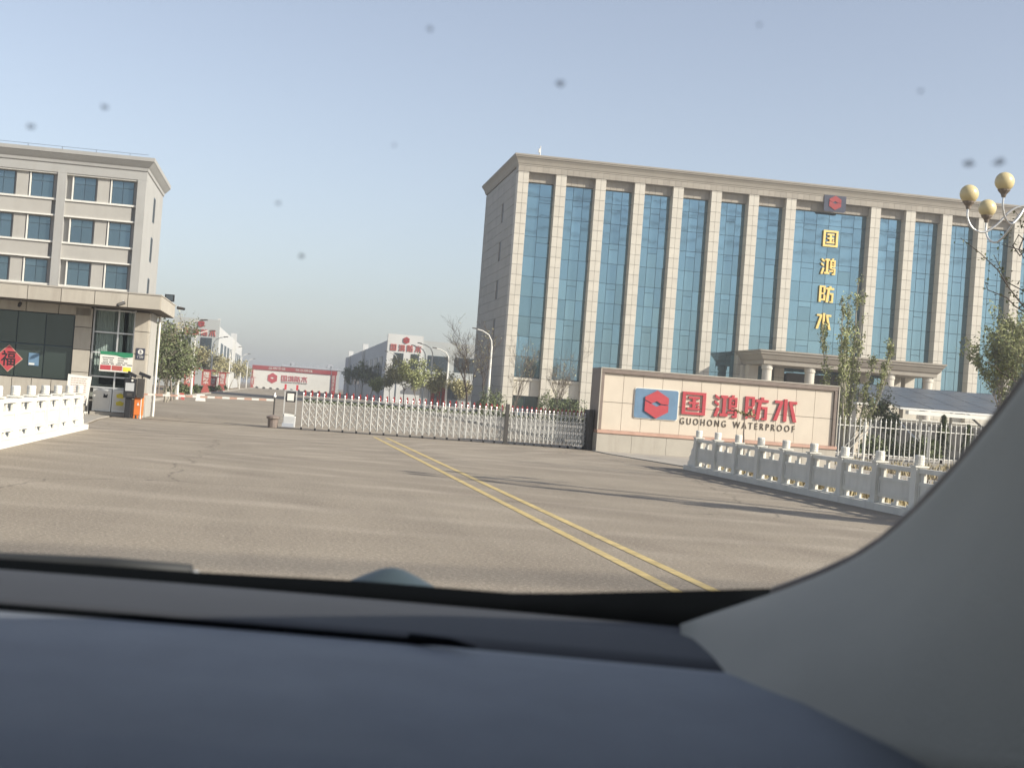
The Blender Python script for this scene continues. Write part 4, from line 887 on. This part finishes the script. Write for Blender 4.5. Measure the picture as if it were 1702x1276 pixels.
def shrub(label, x, y, h, w, seed, lm, n=1500, leaf=.08, group=None):
    rg = random.Random(seed); d = thing('shrub', label, 'shrub', (x,y,0), group); mb = MB(); lf = MB()
    for i in range(14):
        a = rg.uniform(0,6.283); q = rg.uniform(0,w*.7); mb.tube([(x,y,-.03),(x+math.cos(a)*q*.5,y+math.sin(a)*q*.5,h*.5),(x+math.cos(a)*q,y+math.sin(a)*q,h*rg.uniform(.7,1))], [.02,.014,.005], 4)
    mb.build('stem', M['bark_dark'], d)
    for i in range(n):
        a = rg.uniform(0,6.283); b = math.acos(rg.uniform(-.35,1)); q = rg.uniform(.45,1)**.5*(.8+.25*math.sin(3*a+seed)+.12*math.sin(7*a+5*b)); c = Vector((x+w*q*math.sin(b)*math.cos(a),y+w*q*math.sin(b)*math.sin(a),max(.05,h*.35+h*.65*q*math.cos(b))))
        u = Vector((rg.gauss(0,1),rg.gauss(0,1),rg.gauss(0,1))).normalized(); v = u.cross(Vector((rg.gauss(0,1),rg.gauss(0,1),rg.gauss(0,1)))).normalized(); s = leaf*rg.uniform(.6,1.3); lf.add([c-u*s,c+v*s*.5,c+u*s,c-v*s*.5],[(0,1,2,3)])
    lf.build('foliage', M[lm], d)
shrub('dark green shrub at the foot of the office block end wall', gx_(815,100), 100, 2.4, 1.3, 1, 'leaf_dark'); shrub('green shrub under the second bare forked tree', gx_(912,106), 106, 2.6, 1.3, 2, 'leaf_dark'); shrub('dark shrub left of the name wall top', gx_(948,106), 106, 2.2, 1.5, 3, 'leaf_dark')
for i, px_ in enumerate((1452,1496,1532,1566)): shrub(f'{num[i]} dark clipped shrub behind the pickets from the tree', gx_(px_,61), 61+i%2, rnd.uniform(.9,1.3), .75, 60+i, 'leaf_dark', 1300, .07, 'clipped shrubs behind the pickets')
for i, (x, y) in enumerate(((-7.6,100),(-7.7,108),(-7.6,114),(-7.7,124),(-7.6,137),(-7.7,150),(-7.7,164),(-7.7,180))): shrub(f'{num[i]} low kerb shrub from the guardhouse', x, y, rnd.uniform(.7,1.0), .75, 90+i, 'leaf_dark', 700, .1, 'low kerb shrubs')
# sapling before the name wall
p = at(1236,735,40.5); d = thing('sapling', 'small twisted sapling with a flat leafy top before the name wall', 'plant', (p.x,40.5,0))
q = at(1238,690,40.5); MB().tube([(p.x,40.5,0),(p.x+.03,40.5,.5),(p.x-.02,40.5,1.0),(q.x,40.5,q.z)], [.035,.03,.024,.015], 6).build('stem', M['bark'], d); lf = MB(); rg = random.Random(3); br = MB()
for i in range(9):
    a = rg.uniform(0,6.283); e = Vector((q.x+math.cos(a)*.3,40.5+math.sin(a)*.3,q.z+rg.uniform(.02,.16))); br.tube([(q.x,40.5,q.z-.03),e], [.01,.004], 4)
    for j in range(34):
        c = Vector((q.x,40.5,q.z)).lerp(e, rg.uniform(.4,1.15)); u = Vector((rg.gauss(0,1),rg.gauss(0,1),rg.gauss(0,.4))).normalized(); v = u.cross(Vector((0,0,1))).normalized(); s = rg.uniform(.04,.085); lf.add([c-u*s,c+v*s*.4,c+u*s,c-v*s*.4],[(0,1,2,3)])
br.build('branch', M['bark'], d); lf.build('leaves', M['leaf_olive'], d)
# near branch reaching in from the right
d = thing('flowering_tree', 'nearer twig with dark buds reaching in at the right edge', 'tree', (17.6,27,0)); mb = MB(); lf = MB(); rg = random.Random(9)
mb.tube([(17.6,27,-.05),(17.4,27,1.6),(17.2,27,3.2),(17.0,27,5.0),(16.9,27,6.6)], [.12,.1,.08,.05,.015], 8)
for (ax, ay, bx, by) in ((1800,640,1600,395),(1800,620,1645,425),(1800,560,1668,385),(1790,600,1625,470),(1800,470,1680,350),(1790,700,1640,600)):
    a, b = at(ax,ay,27), at(bx,by,27); pts = [a.lerp(b,f)+Vector((rg.gauss(0,.05),rg.gauss(0,.2),.12*math.sin(f*3.1))) for f in np.linspace(0,1,9)]
    mb.tube([Vector((17.2,27,max(2.2,a.z-.9)))]+pts, [.045]+[.03-.003*i for i in range(9)], 5)
    for i in range(70):
        j = rg.randrange(2,8); c = pts[j].lerp(pts[j+1], rg.random())+Vector((rg.gauss(0,.07),rg.gauss(0,.1),rg.gauss(0,.07))); u = Vector((rg.gauss(0,1),rg.gauss(0,1),rg.gauss(0,1))).normalized(); v = u.cross(Vector((.3,.5,1))).normalized(); s = rg.uniform(.025,.05); lf.add([c-u*s,c+v*s*.55,c+u*s,c-v*s*.55],[(0,1,2,3)])
mb.build('trunk', M['bark_dark'], d); lf.build('foliage', M['leaf_dark'], d)
# dry grass on the verge
lf = MB(); rg = random.Random(4)
for i in range(16000):
    x = rg.uniform(11.0,32) if rg.random() < .6 else rg.uniform(11,16); y = rg.uniform(15,56.5)
    if x < 19.7 and y > 36.4: continue
    h = rg.uniform(.06,.26)*(1.3 if rg.random() < .2 else 1); a = rg.uniform(0,6.283); c, s = math.cos(a)*.03, math.sin(a)*.03; lx, ly = rg.gauss(0,.06), rg.gauss(0,.06)
    lf.add([(x-c,y-s,-.03),(x+c,y+s,-.03),(x+lx,y+ly,h)], [(0,1,2)])
o = lf.build('dry_grass', M['dry_grass']); props(o, 'dry yellow grass on the verge behind the balustrade', 'grass', kind='stuff')

# overhead cables behind the road, seen mirrored in the blue glass
d = thing('power_line', 'overhead power cables mirrored as dark lines in the blue glass', 'power line', (40,-32,0))
for y, z in ((-30,41.5),(-30,38.6),(-34,36.2),(-34,44.0)):
    MB().tube([(x,y,z-5*(1-((x-40)/160)**2)+5) for x in np.linspace(-120,200,21)], .14, 5).build('cable', M['black'], d)
for x in (-120,200): MB().tube([(x,-32,0),(x,-32,50)], [.5,.2], 8).build('pylon', M['silver'], d)
# ================================================================== the car the picture is taken from
M['dash'] = mat('dash_plastic', (.215,.232,.252), .55, .09, 14, .25, 700, spec=.25)
M['dash_shelf'] = mat('dash_shelf_plastic', (.058,.060,.064), .65, .05, 8, .12, 900)  # dash plastic darkened: shading from the reflection angle is in the colour
M['trim'] = mat('grey_pillar_trim', (.43,.405,.335), .75, .05, 9, .25, 500)
M['frit'] = mat('black_frit', (.004,.005,.006), .9, spec=.05)
M['rubber'] = mat('wiper_rubber', (.035,.037,.038), .6)
M['car_paint'] = mat('grey_blue_paint', (.11,.15,.17), .35, .04, 3, coat=.3)
M['cloth'] = mat('roof_lining', (.10,.10,.10), .95)
M['dome'] = mat('dark_blue_grey_paint', (.05,.07,.08), .45)
M['dirt'] = mat('dirt_speck', (.10,.10,.11), .9); _n = M['dirt'].node_tree; _t = _n.nodes.new('ShaderNodeBsdfTransparent'); _m = _n.nodes.new('ShaderNodeMixShader'); _m.inputs[0].default_value = .38
_n.links.new(_t.outputs[0], _m.inputs[1]); _n.links.new(_n.nodes['Principled BSDF'].outputs[0], _m.inputs[2]); _n.links.new(_m.outputs[0], _n.nodes['Material Output'].inputs['Surface'])
def cw(u, v, w): return EYE + RIGHT*u + FWD*v + UP*w
car = thing('car', 'interior of the car with dark dashboard and pale grey pillar trim', 'car', EYE - UP*CAM_H)
DW = -.178
WS = lambda v: -.17 + (1.24-v)*.633        # windscreen plane, height over the eye
def on_screen(px_, py_):
    r = ray(px_, py_); f = r.dot(FWD); u, w = r.dot(RIGHT)/f, r.z/f
    v = (-.17+1.24*.633)/(w+.633); return u*v, v, w*v
def quadmesh(name, grid, m, parent, thick=0.0, smooth=True, sub=0, flip=False):
    if flip: grid = [row[::-1] for row in grid]
    n = len(grid[0]); mb = MB(); mb.v = [tuple(p) for row in grid for p in row]
    mb.f = [(i*n+j, i*n+j+1, (i+1)*n+j+1, (i+1)*n+j) for i in range(len(grid)-1) for j in range(n-1)]
    o = mb.build(name, m, parent, smooth=smooth)
    if sub: s = o.modifiers.new('sub', 'SUBSURF'); s.levels = s.render_levels = sub
    if thick: s = o.modifiers.new('solid', 'SOLIDIFY'); s.thickness = thick; s.offset = -1
    return o
us = np.linspace(-1.28, .26, 24)
def dash_row(v, dw): return [cw(u, v, DW+dw-.010*((u+.45)/.8)**2) for u in us]
dash = quadmesh('dashboard', [dash_row(v, dw) for v, dw in ((1.004,.0),(.985,.001),(.9,.004),(.8,.002),(.7,-.004),(.62,-.016),(.56,-.04),(.53,-.09),(.52,-.25))], M['dash'], car, .03, flip=True)
shelf = quadmesh('defroster_shelf', [dash_row(v, dw) for v, dw in ((1.225,-.006),(1.2,.0),(1.12,.004),(1.05,.002),(1.002,-.0005))], M['dash_shelf'], car, .02, flip=True)
gr = MB(); pts = [cw(u, 1.004-.0, DW+.0005-.010*((u+.45)/.8)**2) for u in np.linspace(-1.2,-.06,20)]; gr.tube(pts, .0042, 8); gr.tube([cw(-.06,1.004,DW+.001),cw(-.03,.992,DW+.003),cw(-.012,.978,DW+.003)], [.0042,.003,.001], 8); gr.build('defroster_slot', M['frit'], car, smooth=True)
# black band at the foot of the glass
fb = []
for px_, y0, y1 in ((-700,905,940),(-300,915,948),(0,928,956),(320,950,970),(600,965,990),(850,985,1006),(950,985,1016),(1030,983,1034),(1130,981,1044),(1220,979,1050),(1285,977,1050)):
    fb.append((incar(px_,y1+8,1.228), incar(px_,y0,1.238)))
quadmesh('screen_base_band', [[a for a, b in fb],[b for a, b in fb]], M['frit'], car, .004)
# wiper
w0 = [incar(px_, py_, 1.26) for px_, py_ in ((-900,893),(-400,905),(0,933),(180,941),(318,951))]
wb = MB(); wb.tube(w0, [.0085]*4+[.0075], 8); wp = wb.build('wiper', M['rubber'], car, smooth=True)
tipb = incar(324,958,1.26); MB().ball(tipb, .006, 8, 6).build('wiper_end', M['silver'], wp)
# bonnet with washer dome
hd = []
for v, dw in ((1.30,-.235),(1.5,-.245),(1.8,-.28),(2.1,-.34),(2.25,-.45),(2.3,-.75)): hd.append([cw(u, v, dw-.05*((u+.48)/.9)**2) for u in np.linspace(-1.38,.42,16)])
quadmesh('bonnet', hd, M['car_paint'], car, .01)
quadmesh('cowl', [[cw(u,1.245,-.21) for u in us],[cw(u,1.32,-.24) for u in us]], M['black'], car, .004)
c = incar(650, 985, 1.42); MB().lathe(c-UP*.03, [(.075,0),(.068,.025),(.050,.036),(.028,.047),(.012,.054),(.002,.056)], 20).build('washer_dome', M['dome'], car, smooth=True)
# pillar trim: from the glass edge to the dashboard edge
E_px = [(1128,1036),(1200,1010),(1270,987),(1340,961),(1405,931),(1455,899),(1510,850),(1580,775),(1645,692),(1702,615),(1760,520),(1840,380)]
D_pt = [(1.135,.150,-.178),(1.06,.156,-.178),(1.0,.160,-.179),(.955,.166,-.180),(.91,.178,-.181),(.87,.198,-.181),(.82,.222,-.18),(.77,.244,-.178),(.72,.262,-.172),(.66,.28,-.16),(.58,.30,-.12),(.48,.32,-.02)]
grid = []
for (ex, ey), (dv, du, dwv) in zip(E_px, D_pt):
    u, v, w = on_screen(ex, ey)
    if v > 1.16: k = 1.16/v; u, v, w = u*k, v*k, w*k
    a, b = cw(u, v, w), cw(du, dv, dwv-.012); row = []
    nrm = (EYE + RIGHT*-.1 - (a+b)/2).normalized(); ln = (a-b).length
    for t_ in np.linspace(0, 1, 9)**1.3:
        p = a.lerp(b, t_); bul = math.sin(math.pi*t_**.62)*.30*ln; row.append(p + nrm*bul*.8 + RIGHT*bul*.35)
    grid.append(row)
# roll the free edge back towards the glass
grid = [[row[0] + RIGHT*.016 + FWD*.012] + row for row in grid]
quadmesh('pillar_trim', grid, M['trim'], car, .006, sub=1)
E = [cw(*on_screen(x, y)) for x, y in E_px]
MB().tube([p + RIGHT*.011 + FWD*.012 for p in E[2:]], .0055, 8).build('screen_seal', M['brown_frame'], car, smooth=True)
# windscreen with dirt specks
wsm = clear('windscreen_glass', (.965,.975,.97))
ws = quadmesh('windscreen', [[cw(u, v, WS(v)) for u in np.linspace(-1.3,.40,6)] for v in (1.26,1.0,.75,.45)], wsm, car)
for px_, py_, r_ in ((932,136,2.0),(52,209,1.7),(174,177,1.6),(502,424,1.6),(463,336,1.2),(1609,271,2.2),(1660,268,2.4),(715,47,1.2),(1530,150,1.0),(1262,40,.9),(655,240,.8),(1180,300,.7)):
    u, v, w = on_screen(px_, py_); p = cw(u, v, w); nrm = (FWD*.633+UP).normalized(); a = RIGHT; b = nrm.cross(a)
    rg = random.Random(px_); mb = MB(); n = 9; rr = r_*.0014; ring = [p-nrm*.0006+(a*math.cos(6.283*i/n)+b*math.sin(6.283*i/n))*rr*rg.uniform(.6,1.2) for i in range(n)]
    mb.add(ring+[q-nrm*.0003 for q in ring], [tuple(range(n)), tuple(range(2*n-1,n-1,-1))]+[(i,(i+1)%n,n+(i+1)%n,n+i) for i in range(n)]); mb.build('dirt_speck', M['dirt'], ws)
# the rest of the cabin, outside the picture
rows = [[cw(u, v, w-.02*((u+.45)/.9)**2) for u in np.linspace(-1.36,.44,8)] for v, w in ((.46,.325),(.3,.37),(-.4,.41),(-1.4,.40),(-2.3,.33),(-2.55,.0),(-2.6,-.9))]
quadmesh('roof', rows, M['cloth'], car, .04)
for u, nm in ((.42,'door'),(-1.36,'door')):
    s = .05 if u > 0 else -.05
    b = MB().hexa([cw(u,1.0,-1.15),cw(u+s,1.0,-1.15),cw(u+s,-2.55,-1.15),cw(u,-2.55,-1.15),cw(u-s*.6,1.0,-.19),cw(u+s,1.0,-.19),cw(u+s,-2.55,-.12),cw(u-s*.6,-2.55,-.12)]).build('door', M['car_paint'], car)
    gm = bpy.data.materials.get('sun_block_glass') or clear('sun_block_glass', (.02,.022,.022))  # near-opaque tint added to keep the sun off the dashboard
    g = MB().add([cw(u+s*.4,1.2,-.2),cw(u+s*.4,-2.5,-.2),cw(u-s*.2,-2.3,.36),cw(u-s*.2,.42,.36)], [(0,1,2,3)]).build('door_glass', gm, car)
    MB().tube([cw(u+s*.3,1.30,-.24),cw(u+s*.3,.9,.045),cw(u+s*.2,.40,.36)], .06, 10).build('windscreen_pillar', M['car_paint'], car)  # out of view, thickened to close a gap that let sun onto the dashboard
for v in (1.75,-1.6):
    for u in (.34,-1.28):
        wl = MB().tube([cw(u-.1,v,-1.10),cw(u+.1,v,-1.10)], .345, 24).build('wheel', M['tyre'], car); MB().tube([cw(u-.105,v,-1.10),cw(u+.105,v,-1.10)], .22, 20).build('rim', M['silver'], wl)
for u in (-.9, 0.0):
    st = MB().hexa([cw(u-.25,.05,-.75),cw(u+.25,.05,-.75),cw(u+.25,-.55,-.75),cw(u-.25,-.55,-.75),cw(u-.25,.05,-.6),cw(u+.25,.05,-.6),cw(u+.25,-.5,-.62),cw(u-.25,-.5,-.62)]).build('seat', M['dash'], car, bevel=.03)
    MB().hexa([cw(u-.25,-.5,-.62),cw(u+.25,-.5,-.62),cw(u+.25,-.65,-.62),cw(u-.25,-.65,-.62),cw(u-.22,-.68,.05),cw(u+.22,-.68,.05),cw(u+.22,-.8,.05),cw(u-.22,-.8,.05)]).build('backrest', M['dash'], st, bevel=.03)
sw = MB(); sw.tube([cw(-.9+.19*math.cos(a), .42-.05*math.sin(a), -.30+.18*math.sin(a)) for a in np.linspace(0,6.283,25)], .015, 8, cap=False); sw.build('steering_wheel', M['black'], car, smooth=True)
MB().hexa([cw(-1.36,1.6,-1.2),cw(.42,1.6,-1.2),cw(.42,-2.55,-1.2),cw(-1.36,-2.55,-1.2),cw(-1.36,1.6,-1.1),cw(.42,1.6,-1.1),cw(.42,-2.55,-1.1),cw(-1.36,-2.55,-1.1)]).build('floor_pan', M['black'], car)

# ------------------------------------------------------------------ hazy spring air over the whole site
hm = bpy.data.materials.new('pale_haze'); hm.use_nodes = True; nt = hm.node_tree; nt.nodes.remove(nt.nodes['Principled BSDF'])
pv = nt.nodes.new('ShaderNodeVolumePrincipled'); pv.inputs['Color'].default_value = (.93,.94,.95,1); pv.inputs['Density'].default_value = .0009; pv.inputs['Anisotropy'].default_value = .35
nt.links.new(pv.outputs[0], nt.nodes['Material Output'].inputs['Volume'])
o = MB().box(-5200,5200,-4200,6200,-1.1,27.0).build('haze', hm); props(o, 'thin pale haze lying over the whole site', 'haze', kind='stuff')
